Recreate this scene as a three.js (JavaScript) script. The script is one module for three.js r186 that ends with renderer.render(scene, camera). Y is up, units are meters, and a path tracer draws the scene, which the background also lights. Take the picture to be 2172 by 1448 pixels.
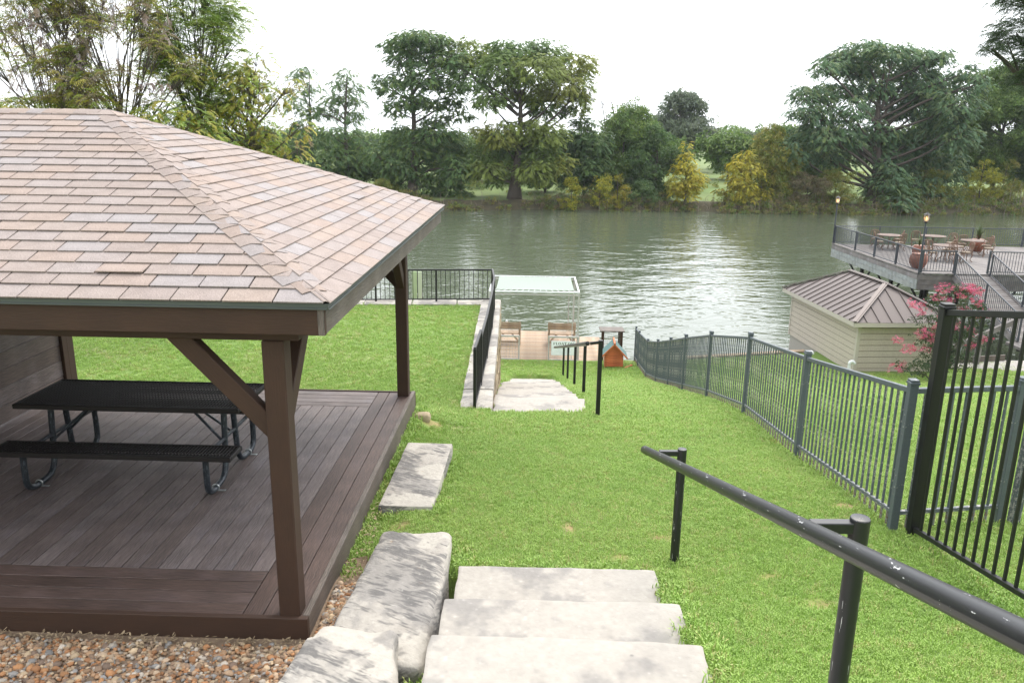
import * as THREE from 'three';
import { mergeGeometries, mergeVertices, toCreasedNormals } from 'three/addons/utils/BufferGeometryUtils.js';
import { ImprovedNoise } from 'three/addons/math/ImprovedNoise.js';

// ---------- camera, sky, sun, exposure ----------
const scene = new THREE.Scene();
const camera = new THREE.PerspectiveCamera(47.13, 1024 / 682, 0.05, 3000);
camera.rotation.order = 'YXZ';
camera.position.set(0, 8.2, 0);
camera.rotation.set(-14.5 * Math.PI / 180, 0.024, 0.014);
const renderer = new THREE.WebGLRenderer({ antialias: true });
renderer.toneMapping = THREE.LinearToneMapping;
renderer.toneMappingExposure = 1.95;
renderer.shadowMap.enabled = true;
const clampUnit = (v) => Math.max(-1, Math.min(1, v));
{ // overcast sky, brighter round the veiled sun: a bright even layer of thin cloud
  const w = 256, h = 128, d = new Float32Array(w * h * 4), n = new ImprovedNoise();
  for (let j = 0; j < h; j++) for (let i = 0; i < w; i++) {
    const el = (j + .5) / h * Math.PI - Math.PI / 2, az = ((i + .5) / w - .5) * Math.PI * 2, s = Math.max(0, Math.sin(el));
    const x = Math.cos(el) * Math.cos(az), y = Math.sin(el), z = Math.cos(el) * Math.sin(az);
    const c = 1 + .10 * n.noise(x * 3, y * 5, z * 3 + 7) + .05 * n.noise(x * 8, y * 12, z * 8);
    const toSun = x * .22 + y * .78 - z * .585, L = (.86 + .14 * s + .95 * Math.exp(-Math.pow(Math.acos(clampUnit(toSun)) / .85, 2))) * c, k = (j * w + i) * 4;
    d[k] = L * .955; d[k + 1] = L * .985; d[k + 2] = L * 1.03; d[k + 3] = 1;
  }
  const t = new THREE.DataTexture(d, w, h, THREE.RGBAFormat, THREE.FloatType);
  t.mapping = THREE.EquirectangularReflectionMapping; t.magFilter = THREE.LinearFilter; t.minFilter = THREE.LinearFilter; t.wrapS = THREE.RepeatWrapping; t.needsUpdate = true;
  scene.background = t; scene.environment = t;
}
const sun = new THREE.DirectionalLight(0xfff4e6, 1.3);
sun.position.set(11, 42, -41); sun.target.position.set(0, 3, -12);
sun.castShadow = true; sun.shadow.radius = 36; sun.shadow.mapSize.set(4096, 4096);
Object.assign(sun.shadow.camera, { left: -50, right: 50, top: 60, bottom: -60, near: 1, far: 160 });
scene.add(sun, sun.target);

// ---------- helpers ----------
const rngOf = (a) => () => { a |= 0; a = a + 0x6D2B79F5 | 0; let t = Math.imul(a ^ a >>> 15, 1 | a); t = t + Math.imul(t ^ t >>> 7, 61 | t) ^ t; return ((t ^ t >>> 14) >>> 0) / 4294967296; };
const R = rngOf(20240611);
const rr = (a, b, r = R) => a + (b - a) * r();
const lerp = (a, b, t) => a + (b - a) * t, clamp = (x, a = 0, b = 1) => Math.min(b, Math.max(a, x));
const sstep = (a, b, x) => { const t = clamp((x - a) / (b - a)); return t * t * (3 - 2 * t); };
const IN = new ImprovedNoise();
const fbm = (x, y, z, o = 4) => { let s = 0, a = .5; for (let i = 0; i < o; i++) { s += a * IN.noise(x, y, z); x *= 2.03; y *= 2.03; z *= 2.03; a *= .5; } return s; };
const V = (x, y, z) => new THREE.Vector3(x, y, z);
const used = {};
function numbered(n) { used[n] = (used[n] || 0) + 1; return used[n] === 1 ? n : n + '_' + String(used[n] - 1).padStart(3, '0'); }
function tag(o, label, category, group, kind) { o.userData.label = label; if (category) o.userData.category = category; if (group) o.userData.group = group; if (kind) o.userData.kind = kind; return o; }
function thing(name, label, category, pos = [0, 0, 0], ry = 0, group) { const o = new THREE.Group(); o.name = numbered(name); o.position.set(...pos); o.rotation.y = ry; scene.add(o); return tag(o, label, category, group); }
function part(parent, name, geo, mat, pos, rot) { const m = new THREE.Mesh(geo, mat); m.name = name; if (pos) m.position.set(...pos); if (rot) m.rotation.set(...rot); parent.add(m); return m; }
function sub(parent, name) { const g = new THREE.Group(); g.name = name; parent.add(g); return g; }
function solo(name, geo, mat, label, category, group, kind) { const m = new THREE.Mesh(geo, mat); m.name = numbered(name); scene.add(m); return tag(m, label, category, group, kind); }
function copyOf(o, label) { const c = o.clone(); c.name = numbered(o.name.replace(/_\d{3}$/, '')); c.userData = { ...o.userData }; if (label) c.userData.label = label; scene.add(c); return c; }

// geometry ------------------------------------------------------------
function fromTris(P, UV) { const g = new THREE.BufferGeometry(); g.setAttribute('position', new THREE.Float32BufferAttribute(P, 3)); g.setAttribute('uv', new THREE.Float32BufferAttribute(UV, 2)); g.computeVertexNormals(); return g; }
// box with chamfered edges, uv in metres with u along the grain (the longer side of each face)
function box(w, h, d, c = .004, uo = 0, vo = 0) {
  const D = [w, h, d], H = D.map((x) => x / 2); c = Math.min(c, ...H.map((x) => x * .45));
  const vert = (s, ax) => [0, 1, 2].map((i) => s[i] * (i === ax ? H[i] : H[i] - c));
  const P = [], UV = [];
  const tri = (a, b, e) => {
    const u = V(...b).sub(V(...a)), v = V(...e).sub(V(...a)), n = u.cross(v), m = V(a[0] + b[0] + e[0], a[1] + b[1] + e[1], a[2] + b[2] + e[2]);
    if (n.dot(m) < 0) [b, e] = [e, b];
    const N = [Math.abs(n.x), Math.abs(n.y), Math.abs(n.z)], ax = N.indexOf(Math.max(...N)), o = [0, 1, 2].filter((i) => i !== ax);
    if (D[o[0]] < D[o[1]]) o.reverse();
    for (const q of [a, b, e]) { P.push(...q); UV.push(q[o[0]] + uo, q[o[1]] + vo + ax * .37); }
  };
  const quad = (a, b, e, f) => { tri(a, b, e); tri(a, e, f); };
  for (let ax = 0; ax < 3; ax++) for (const s of [-1, 1]) {
    const o = [0, 1, 2].filter((i) => i !== ax), q = [[-1, -1], [1, -1], [1, 1], [-1, 1]].map(([a, b]) => { const t = [0, 0, 0]; t[ax] = s; t[o[0]] = a; t[o[1]] = b; return vert(t, ax); });
    quad(...q);
  }
  for (let ax = 0; ax < 3; ax++) { const o = [0, 1, 2].filter((i) => i !== ax); for (const a of [-1, 1]) for (const b of [-1, 1]) { const s0 = [0, 0, 0], s1 = [0, 0, 0]; s0[o[0]] = s1[o[0]] = a; s0[o[1]] = s1[o[1]] = b; s0[ax] = -1; s1[ax] = 1; quad(vert(s0, o[0]), vert(s1, o[0]), vert(s1, o[1]), vert(s0, o[1])); } }
  for (const a of [-1, 1]) for (const b of [-1, 1]) for (const e of [-1, 1]) { const s = [a, b, e]; tri(vert(s, 0), vert(s, 1), vert(s, 2)); }
  return fromTris(P, UV);
}
const at = (g, x, y, z, rx = 0, ry = 0, rz = 0) => g.clone().applyMatrix4(new THREE.Matrix4().compose(V(x, y, z), new THREE.Quaternion().setFromEuler(new THREE.Euler(rx, ry, rz)), V(1, 1, 1)));
const plain = (g) => { let q = g.index ? g.toNonIndexed() : g; for (const k of Object.keys(q.attributes)) if (!['position', 'normal', 'uv'].includes(k)) q.deleteAttribute(k); return q; };
const merge = (l) => mergeGeometries(l.map(plain), false);
// a bar of rectangular section from a to b
function bar(a, b, w, h, c = .003, roll = 0) {
  const A = V(...a), B = V(...b), d = B.clone().sub(A), L = d.length(); d.normalize();
  const up = Math.abs(d.y) > .98 ? V(0, 0, 1) : V(0, 1, 0), x = d, z = x.clone().cross(up).normalize(), y = z.clone().cross(x);
  const m = new THREE.Matrix4().makeBasis(x, y, z).setPosition(A.add(B).multiplyScalar(.5));
  return box(L, h, w, c).applyMatrix4(new THREE.Matrix4().makeRotationX(roll)).applyMatrix4(m);
}
// tapered tube through points
function limb(pts, radii, seg = 6, cap = true) {
  const P = pts.map((p) => p.isVector3 ? p : V(...p)), n = P.length, rad = (i) => Array.isArray(radii) ? radii[i] : radii, pos = [], uv = [], idx = [];
  let up = null, len = 0;
  for (let i = 0; i < n; i++) {
    const t = (i === 0 ? P[1].clone().sub(P[0]) : i === n - 1 ? P[i].clone().sub(P[i - 1]) : P[i + 1].clone().sub(P[i - 1])).normalize();
    if (!up) up = Math.abs(t.y) > .9 ? V(1, 0, 0) : V(0, 1, 0);
    const s = t.clone().cross(up).normalize(); up = s.clone().cross(t).normalize();
    if (i) len += P[i].distanceTo(P[i - 1]);
    for (let k = 0; k <= seg; k++) { const a = k / seg * Math.PI * 2, c = Math.cos(a) * rad(i), e = Math.sin(a) * rad(i); pos.push(P[i].x + s.x * c + up.x * e, P[i].y + s.y * c + up.y * e, P[i].z + s.z * c + up.z * e); uv.push(len, k / seg * Math.max(.05, rad(0)) * 6.283); }
  }
  for (let i = 0; i < n - 1; i++) for (let k = 0; k < seg; k++) { const a = i * (seg + 1) + k, b = a + seg + 1; idx.push(a, a + 1, b, b, a + 1, b + 1); }
  if (cap) for (const [i, f] of [[0, 1], [n - 1, 0]]) { const c = pos.length / 3; pos.push(P[i].x, P[i].y, P[i].z); uv.push(0, 0); const o = i * (seg + 1); for (let k = 0; k < seg; k++) f ? idx.push(c, o + k + 1, o + k) : idx.push(c, o + k, o + k + 1); }
  const g = new THREE.BufferGeometry(); g.setAttribute('position', new THREE.Float32BufferAttribute(pos, 3)); g.setAttribute('uv', new THREE.Float32BufferAttribute(uv, 2)); g.setIndex(idx); g.computeVertexNormals(); return g.toNonIndexed();
}
const curve = (pts, n) => new THREE.CatmullRomCurve3(pts.map((p) => V(...p)), false, 'centripetal').getPoints(n);
// rough rounded stone; warp lets each block take its own outline
function stone(w, h, d, seg, amp, seed, round = .06, warp) {
  let g = new THREE.BoxGeometry(w, h, d, Math.max(2, Math.round(w * seg)), Math.max(2, Math.round(h * seg)), Math.max(2, Math.round(d * seg)));
  g.deleteAttribute('uv'); g.deleteAttribute('normal'); g = mergeVertices(g, 1e-4);
  const p = g.attributes.position, v = V(0, 0, 0);
  for (let i = 0; i < p.count; i++) {
    v.fromBufferAttribute(p, i);
    for (const [k, s] of [['x', w], ['y', h], ['z', d]]) { const u = v[k] / s * 2; v[k] = Math.sign(u) * (1 - Math.pow(Math.max(0, 1 - Math.abs(u)), 1.7)) * s / 2; } // more faces near the edges
    const c = V(clamp(v.x, -w / 2 + round, w / 2 - round), clamp(v.y, -h / 2 + round, h / 2 - round), clamp(v.z, -d / 2 + round, d / 2 - round)), o = v.clone().sub(c);
    if (o.lengthSq() > 1e-9) { o.normalize(); v.copy(c).addScaledVector(o, round); } else o.set(0, 0, 0);
    const n = fbm(v.x * 3 + seed, v.y * 3, v.z * 3 - seed, 4) * amp + fbm(v.x * 11, v.y * 11 + seed, v.z * 11, 3) * amp * .45;
    v.addScaledVector(o.lengthSq() ? o : v.clone().normalize(), n);
    if (warp) warp(v);
    p.setXYZ(i, v.x, v.y, v.z);
  }
  g.computeVertexNormals(); g = toCreasedNormals(g, .62);
  const P = g.attributes.position, N = g.attributes.normal, uv = [];
  for (let i = 0; i < P.count; i += 3) {
    const n = [0, 1, 2].map((k) => Math.abs(N.array[i * 3 + k] + N.array[i * 3 + 3 + k] + N.array[i * 3 + 6 + k])), ax = n.indexOf(Math.max(...n));
    for (let k = i; k < i + 3; k++) ax === 1 ? uv.push(P.getX(k) + seed, P.getZ(k)) : ax === 0 ? uv.push(P.getZ(k) + seed, P.getY(k)) : uv.push(P.getX(k) + seed, P.getY(k));
  }
  g.setAttribute('uv', new THREE.Float32BufferAttribute(uv, 2)); return g;
}
function lathe(prof, seg = 20) { const g = new THREE.LatheGeometry(prof.map(([r, y]) => new THREE.Vector2(r, y)), seg); return g.toNonIndexed(); }

// textures ------------------------------------------------------------
function grid(n, seed) { const r = rngOf(seed), a = new Float32Array(n * n); for (let i = 0; i < n * n; i++) a[i] = r(); return a; }
function pnoise(n, seed) { const g = grid(n, seed); return (u, v) => { u = (u % 1 + 1) % 1 * n; v = (v % 1 + 1) % 1 * n; const i = Math.floor(u), j = Math.floor(v); let a = u - i, b = v - j; a = a * a * (3 - 2 * a); b = b * b * (3 - 2 * b); const i1 = (i + 1) % n, j1 = (j + 1) % n, q = (x, y) => g[(y % n) * n + x % n]; return lerp(lerp(q(i, j), q(i1, j), a), lerp(q(i, j1), q(i1, j1), a), b); }; }
const pf = (n, seed, o = 4) => { const l = []; for (let k = 0; k < o; k++) l.push(pnoise(n << k, seed + k * 17)); return (u, v) => { let s = 0, a = .5, t = 0; for (const f of l) { s += a * f(u, v); t += a; a *= .55; } return s / t; }; };
function tex(w, h, fn, metresU, metresV, srgb = true) {
  const d = new Uint8Array(w * h * 4);
  for (let j = 0; j < h; j++) for (let i = 0; i < w; i++) { const c = fn(i / w, j / h), k = (j * w + i) * 4; for (let q = 0; q < 3; q++) { let x = clamp(Array.isArray(c) ? c[q] : c); if (srgb) x = x < .0031308 ? x * 12.92 : 1.055 * Math.pow(x, 1 / 2.4) - .055; d[k + q] = Math.round(x * 255); } d[k + 3] = 255; }
  const t = new THREE.DataTexture(d, w, h); t.magFilter = THREE.LinearFilter; t.minFilter = THREE.LinearMipmapLinearFilter; t.generateMipmaps = true; t.wrapS = t.wrapT = THREE.RepeatWrapping; if (srgb) t.colorSpace = THREE.SRGBColorSpace; t.repeat.set(1 / metresU, 1 / metresV); t.needsUpdate = true; return t;
}
const mixc = (a, b, t) => [lerp(a[0], b[0], t), lerp(a[1], b[1], t), lerp(a[2], b[2], t)];
const std = (o) => new THREE.MeshStandardMaterial(o);
const lin = (r, g, b) => new THREE.Color().setRGB(r, g, b);

// wood: stained deck boards, u along the grain, values around 1 multiply the material colour
const woodTex = (() => { const a = pf(8, 11, 5), s = pf(4, 31, 4), w = pf(16, 51, 3), k = pf(8, 71, 4);
  return tex(1024, 512, (u, v) => { const warp = .035 * (a(u, v) - .5); const st = s(u * 1, v * 1 + warp), fine = w(u * 2, (v + warp) * 14), f2 = k(u * 2, (v + warp * 2) * 30); const worn = sstep(.5, .68, k(u, v)); let b = .55 + .5 * st + .8 * (fine - .5) + .8 * (f2 - .5); b = Math.max(.2, b); return [b * (1 + .10 * worn), b * (1 + .13 * worn), b * (1 + .2 * worn)].map((x) => x * .8); }, 2.2, 1.1); })();
const woodBump = (() => { const a = pf(8, 11, 5), w = pf(16, 51, 3), k = pf(8, 71, 4); return tex(1024, 512, (u, v) => { const warp = .035 * (a(u, v) - .5); return .5 + .5 * (w(u * 2, (v + warp) * 14) - .5) + .6 * (k(u * 2, (v + warp * 2) * 30) - .5); }, 2.2, 1.1, false); })();
const lime = (seed, dark, streak, size) => { const a = pf(4, seed, 6), b = pf(8, seed + 5, 5), c = pf(32, seed + 9, 3), e = pf(6, seed + 13, 5), sp = pf(64, seed + 15, 2);
  return tex(640, 640, (u, v) => {
    let col = mixc([.315, .288, .252], [.405, .378, .336], b(u, v));
    const gr = sstep(.46 - .06 * dark, .66 - .06 * dark, a(u, v) + .25 * (c(u, v) - .5)); col = mixc(col, [.215, .203, .19], gr * .75);
    if (streak) { const q = u * .8 + v * .55, st = sstep(.52, .66, c(q * .5, (v - u * .5) * 2) * .45 + sp(q * .4, (v - u * .5) * 3) * .2 + e(u, v) * .42); col = mixc(col, [.115, .11, .106], st * streak); const w = sstep(.50, .58, e(v, u)); col = mixc(col, [.43, .40, .35], w * .85); }
    const s2 = sstep(.78, .9, sp(u, v)); col = mixc(col, [.46, .44, .40], s2 * .3); const s3 = sstep(.82, .93, c(v, u)); col = mixc(col, [.17, .16, .15], s3 * .7);
    const or = sstep(.72, .85, e(u, v)) * sstep(.6, .8, c(u, v)); col = mixc(col, [.34, .21, .11], or * .7);
    return col.map((x) => x * (.9 + .2 * sp(v, u)));
  }, size, size); };
const limeStep = lime(101, .35, 0, 2.3), limeBlock = lime(202, 1, .85, 1.9), limeWall = lime(303, 1.1, .45, 2.6);
const limeBump = (() => { const a = pf(8, 401, 6), c = pf(64, 407, 3); return tex(512, 512, (u, v) => .6 * a(u, v) + .4 * c(u, v), 1.3, 1.3, false); })();
const granules = (() => { const a = pf(128, 501, 2), b = pf(4, 511, 4); return tex(512, 512, (u, v) => { const g = a(u, v), s = .72 + .56 * g + .3 * (b(u, v) - .5); return [s, s * (.985 + .03 * b(v, u)), s * (.97 + .06 * b(v, u))].map((x) => x * .78); }, .5, .5); })();
const granBump = (() => { const a = pf(128, 501, 2); return tex(512, 512, (u, v) => a(u, v), .5, .5, false); })();
const barkTex = (() => { const a = pf(8, 601, 5), b = pf(4, 611, 4); return tex(256, 512, (u, v) => { const s = .45 + .7 * a(u * 1, v * 5) + .3 * (b(u, v) - .5); return [s, s, s].map((x) => x * .8); }, 1.6, .8); })();
const turfTex = (() => { const a = pf(256, 701, 2), b = pf(8, 711, 5), c = pf(64, 721, 3), y = pf(4, 731, 5);
  return tex(512, 512, (u, v) => { let t = .55 + .9 * (a(u, v) * .6 + c(u, v) * .4); let col = mixc([.105, .185, .03], [.145, .215, .045], b(u, v)); col = mixc(col, [.20, .205, .075], sstep(.55, .8, y(u, v)) * .55); return col.map((x) => x * t * 1.0); }, 4, 4); })();
const turfBump = (() => { const a = pf(256, 701, 2), c = pf(64, 721, 3); return tex(512, 512, (u, v) => a(u, v) * .5 + c(u, v) * .5, 4, 4, false); })();
const flakeTex = (seed, base, chip, amt, mu, mv) => { const a = pf(16, seed, 5), b = pf(64, seed + 3, 3), e = pf(4, seed + 7, 3); return tex(512, 512, (u, v) => { const k = sstep(amt, amt + .03, a(u, v) * .75 + b(u, v) * .25 + .12 * (e(u, v) - .5)); const c = mixc(base, chip, k); return c.map((x) => x * (.85 + .3 * b(v, u))); }, mu, mv); };
const dirtTex = (seed, lo, hi, m) => { const a = pf(8, seed, 6), b = pf(64, seed + 3, 2); return tex(512, 512, (u, v) => { const k = a(u, v); return mixc(lo, hi, k).map((x) => x * (.85 + .3 * b(u, v))); }, m, m); };

// materials -----------------------------------------------------------
const paintTex = (() => { const a = pf(8, 11, 4), w = pf(16, 51, 3), k = pf(8, 71, 4); return tex(512, 256, (u, v) => { const warp = .035 * (a(u, v) - .5), b = .8 + .28 * (w(u * 2, (v + warp) * 14) - .5) + .3 * (a(u * 2, v) - .5), sc = sstep(.74, .8, k(u, v) * .7 + w(v, u * 3) * .3); return mixc([b, b, b], [1, .98, .95], sc * .5); }, 2.2, 1.1); })();
const paint = (r, g, b, rough = .55) => std({ color: lin(r / .75, g / .75, b / .75), map: paintTex, bumpMap: woodBump, bumpScale: .0015, roughness: rough });
const wood = (r, g, b, rough = .75) => std({ color: lin(r / .62, g / .62, b / .62), map: woodTex, bumpMap: woodBump, bumpScale: .0025, roughness: rough });
const M = {};
M.deck = [[.130, .103, .096], [.119, .092, .085], [.141, .114, .108], [.110, .083, .075]].map((c) => wood(...c, .62));
M.deckEdge = [[.072, .045, .036], [.082, .053, .044]].map((c) => wood(...c, .6));
M.brown = paint(.040, .0185, .0095, .72); M.brownGrey = wood(.105, .085, .07, .65); M.brownDark = M.brown; M.siding = [[.105, .080, .070], [.125, .10, .092], [.09, .066, .056]].map((c) => wood(...c, .75));
M.step = std({ map: limeStep, bumpMap: limeBump, bumpScale: .006, roughness: .92 });
M.block = std({ map: limeBlock, bumpMap: limeBump, bumpScale: .012, roughness: .95 });
M.wallStone = std({ map: limeWall, bumpMap: limeBump, bumpScale: .01, roughness: .95 });
M.wallFace = [[.62, .50, .33], [.52, .42, .28], [.68, .58, .43]].map((c) => std({ color: lin(...c.map((x) => x * 1.25)), map: limeWall, bumpMap: limeBump, bumpScale: .012, roughness: .95 }));
M.black = std({ color: lin(.008, .008, .009), roughness: .5 });
M.blackRail = std({ map: flakeTex(811, [.016, .017, .019], [.55, .55, .55], .735, .7, .3), roughness: .38 });
M.grey = std({ map: flakeTex(821, [.085, .102, .116], [.33, .32, .31], .68, .5, .5), roughness: .55 });
M.greyWorn = std({ map: flakeTex(831, [.09, .105, .118], [.33, .315, .305], .56, .35, .22), roughness: .6 });
M.rust = std({ map: flakeTex(841, [.30, .28, .27], [.20, .085, .04], .53, .3, .2), roughness: .8 });
M.galv = std({ color: lin(.088, .10, .094), roughness: .5, metalness: .3 });
M.tableMetal = std({ color: lin(.007, .0045, .004), roughness: .62 }); M.legMetal = std({ map: flakeTex(851, [.022, .028, .036], [.07, .085, .10], .56, .6, .4), roughness: .42, metalness: .2 });
M.silver = std({ color: lin(.5, .52, .52), roughness: .35, metalness: .8 }); M.alum = std({ color: lin(.52, .50, .50), roughness: .45, metalness: .25 });

// ---------- terrain ----------
const prof = [[14, 9.6], [3, 7.6], [0, 6.62], [-3.7, 5.5], [-4.4, 5.28], [-5.2, 5.06], [-6, 4.97], [-8, 4.76], [-9.6, 4.55], [-10.9, 4.3], [-11.9, 4.08], [-13.6, 3.65], [-17.1, 2.69], [-21.1, 1.58], [-23.5, 1.0], [-25, .82], [-26.6, .68], [-40, .6]];
const lawnY = (z) => { let s = 0, n = 0; for (let k = -2; k <= 2; k++) { const q = z + k * .22; let i = 0; while (i < prof.length - 2 && q < prof[i + 1][0]) i++; const [a, b] = [prof[i], prof[i + 1]]; s += lerp(a[1], b[1], (q - a[0]) / (b[0] - a[0])); n++; } return s / n; };
const terrY = (z) => z > -9.3 ? 4.8 : z > -11.4 ? lerp(4.8, 4.25, sstep(-9.3, -11.4, z)) : lerp(4.25, 4.12, clamp((-11.4 - z) / 8));
const shoreZ = (x) => x < 3.7 ? -26.55 : x < 10.75 ? lerp(-26.4, -28.3, (x - 3.7) / 6.5) : x < 14.2 ? -31.6 : -27.6;
function groundY(x, z) {
  let y = lawnY(z) + .24 * sstep(1.1, 2.9, x) * sstep(-9.2, -5.6, z) * (1 - .6 * sstep(-5.4, -4, z)) + .05 * sstep(-9, -12, z) * sstep(2, 3.2, x);
  const gravel = 4.9 + .1 * Math.max(0, z + 4.5);
  if (z > -5.7) y = lerp(lerp(gravel, y, sstep(-1.12, -.62, x)), y, sstep(-5.2, -5.7, z) * 0);
  else if (z > -9.5) y = lerp(4.84, y, sstep(-1.5, -.9, x));
  else if (z > -11.15) y = lerp(terrY(z), y, sstep(-2.0, -.5, x));
  else y = x < -.84 ? terrY(z) : y;
  if (z < -5.2 && z > -5.7 && x < -.6) y = lerp(y, 4.84 + (x > -1.12 ? .05 : 0), sstep(-5.2, -5.6, z) * (1 - sstep(-1.2, -.7, x)));
  if (z > -5.3 && z < 1.5) y -= .34 * sstep(-.86, -.7, x) * (1 - sstep(.84, .95, x)) * sstep(-5.26, -5.1, z);
  if (z < -11.0 && z > -23.6) y -= .25 * sstep(-.6, -.5, x) * (1 - sstep(.66, .8, x));
  if (x < -.84 && z < -19.6) y = x > -2.7 ? (z < -20.1 && z > -26.55 ? lawnY(z) : -.5) : -1.6;
  if (x >= -.84 && z < shoreZ(x)) y = -1.6;
  return y + .018 * fbm(x * .7, 0, z * .7, 3) + .008 * IN.noise(x * 2.5, 3, z * 2.5);
}
function linesOf(spec) { const o = []; for (const [a, b, s] of spec) { const n = Math.max(1, Math.round(Math.abs(b - a) / s)); for (let i = 0; i < n; i++) o.push(lerp(a, b, i / n)); } o.push(spec[spec.length - 1][1]); return o; }
function sheet(xs, zs, fy, mat, name, uvs = 1) {
  const pos = [], uv = [], idx = [], W = xs.length;
  for (const z of zs) for (const x of xs) { pos.push(x, fy(x, z), z); uv.push(x * uvs, z * uvs); }
  for (let j = 0; j < zs.length - 1; j++) for (let i = 0; i < W - 1; i++) { const a = j * W + i, b = a + W; idx.push(a, a + 1, b, b, a + 1, b + 1); }
  const g = new THREE.BufferGeometry(); g.setAttribute('position', new THREE.Float32BufferAttribute(pos, 3)); g.setAttribute('uv', new THREE.Float32BufferAttribute(uv, 2)); g.setIndex(idx); g.computeVertexNormals();
  return g;
}
M.turf = std({ map: turfTex, bumpMap: turfBump, bumpScale: .02, roughness: .95, vertexColors: true });
const dead = [[.35, -6.1, .1], [1.15, -6.0, .08], [1.9, -4.55, .12], [.75, -5.55, .12], [1.75, -5.1, .1], [-1.1, -6.2, .12], [-1.25, -9.3, .2], [2.75, -6.3, .12]];
{
  const xs = linesOf([[-46, -12, 2], [-12, -2.2, .35], [-2.2, -1.05, .12], [-1.05, -1.0, .025], [-1.0, -.86, .05], [-.86, -.82, .02], [-.82, 4, .12], [4, 10.65, .35], [10.65, 10.85, .05], [10.85, 14.1, .4], [14.1, 14.3, .05], [14.3, 24, .6], [24, 60, 3]]);
  const zs = linesOf([[14, 1, 1.2], [1, -5.0, .16], [-5.0, -6, .09], [-6, -11.1, .16], [-11.1, -11.2, .025], [-11.2, -19.5, .2], [-19.5, -19.7, .05], [-19.7, -26.3, .2], [-26.3, -28.4, .06], [-28.4, -31.5, .4], [-31.5, -31.7, .05], [-31.7, -36, 1]]);
  const g = sheet(xs, zs, groundY, M.turf), p = g.attributes.position, col = []; // bare earth shows in worn spots
  for (let i = 0; i < p.count; i++) { const x = p.getX(i), z = p.getZ(i); let k = 0; for (const [a, b, r] of dead) k = Math.max(k, 1 - sstep(r * .55, r * 1.15, Math.hypot(x - a, z - b) + .06 * IN.noise(x * 6, 2, z * 6))); col.push(lerp(1, 1.6, k), lerp(1, .95, k), lerp(1, 1.5, k)); }
  g.setAttribute('color', new THREE.Float32BufferAttribute(col, 3));
  solo('lawn', g, M.turf, 'green mown lawn sloping down to the river', null, null, 'structure');
}
// grass blades ---------------------------------------------------------
const tuft = (seed, n, h, spread, w) => { const r = rngOf(seed), P = [], U = []; for (let i = 0; i < n; i++) { const a = r() * 6.283, d = Math.sqrt(r()) * spread, x = Math.cos(a) * d, z = Math.sin(a) * d, b = r() * 6.283, l = h * (.55 + .6 * r()), lean = l * (.25 + .75 * r()), cx = Math.cos(b), cz = Math.sin(b), px = -cz * w, pz = cx * w, m = [x + cx * lean * .35, l * .6, z + cz * lean * .35], t = [x + cx * lean, l * (.95 - .25 * r()), z + cz * lean]; P.push(x - px, -.01, z - pz, x + px, -.01, z + pz, m[0] + px * .8, m[1], m[2] + pz * .8, x - px, -.01, z - pz, m[0] + px * .8, m[1], m[2] + pz * .8, m[0] - px * .8, m[1], m[2] - pz * .8, m[0] - px * .8, m[1], m[2] - pz * .8, m[0] + px * .8, m[1], m[2] + pz * .8, ...t); for (let k = 0; k < 9; k++) U.push(0, 0); } return fromTris(P, U); };
M.blade = new THREE.MeshPhysicalMaterial({ color: lin(1, 1, 1), roughness: .65, side: THREE.DoubleSide, transmission: .22, thickness: 0 });
const keepOut = [[-1.5, -.56, -5.56, -4.0], [-1.5, -.68, -4.0, -2.8], [-.46, .95, -5.17, 2], [-1.4, -.84, -8.05, -6.47], [-.62, .95, -23.5, -10.95], [-1.08, -.5, -20, -11.15], [-1.55, -1.2, -9.35, -9.0]];
const bladeSpots = [];
function sow(x0, x1, z0, z1, per, size, onlyFront) {
  const n = Math.round((x1 - x0) * Math.abs(z1 - z0) * per);
  for (let i = 0; i < n; i++) {
    const x = rr(x0, x1), z = rr(z0, z1);
    if (keepOut.some(([a, b, c, d]) => x > a && x < b && z > c && z < d)) continue;
    if (x < -1.42 && z > -9.55) continue; if (x < -.68 && z > -4.6) continue;
    if (x < -2.4 && z < -19.2) continue; if (x < -.5 && z < -19.2 && z > -20.3) continue; if (x > -1 && z < shoreZ(x) + .25) continue; if (x > 10.2 && x < 14 && z < -25) continue;
    const dd = dead.some(([a, b, r]) => (x - a) ** 2 + (z - b) ** 2 < r * r * (.6 + .8 * Math.abs(IN.noise(x * 9, 1, z * 9)))); if (dd && R() < .8) continue;
    bladeSpots.push([x, z, size * rr(.7, 1.3)]);
  }
}
sow(-1.42, 3.1, -9.2, -3.0, 1500, 1); sow(1.0, 3.1, -3.0, -1.0, 900, 1); sow(3.1, 6.4, -9.2, -4.2, 900, 1.05);
sow(-1.4, 3.3, -14, -9.2, 650, 1.35); sow(3.3, 8.5, -14, -9.2, 450, 1.4); sow(-6.5, -.9, -13.5, -9.5, 480, 1.35);
sow(-9, -6.5, -13.5, -9.6, 300, 1.4); sow(-14, -.9, -19.3, -13.5, 200, 1.7); sow(-.5, 3.6, -20, -14, 260, 1.8); sow(-2.4, 3.6, -26.4, -20, 170, 2.0); sow(3.3, 16, -20, -14, 130, 2.0); sow(3.6, 18, -27.4, -20, 90, 2.2);
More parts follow.
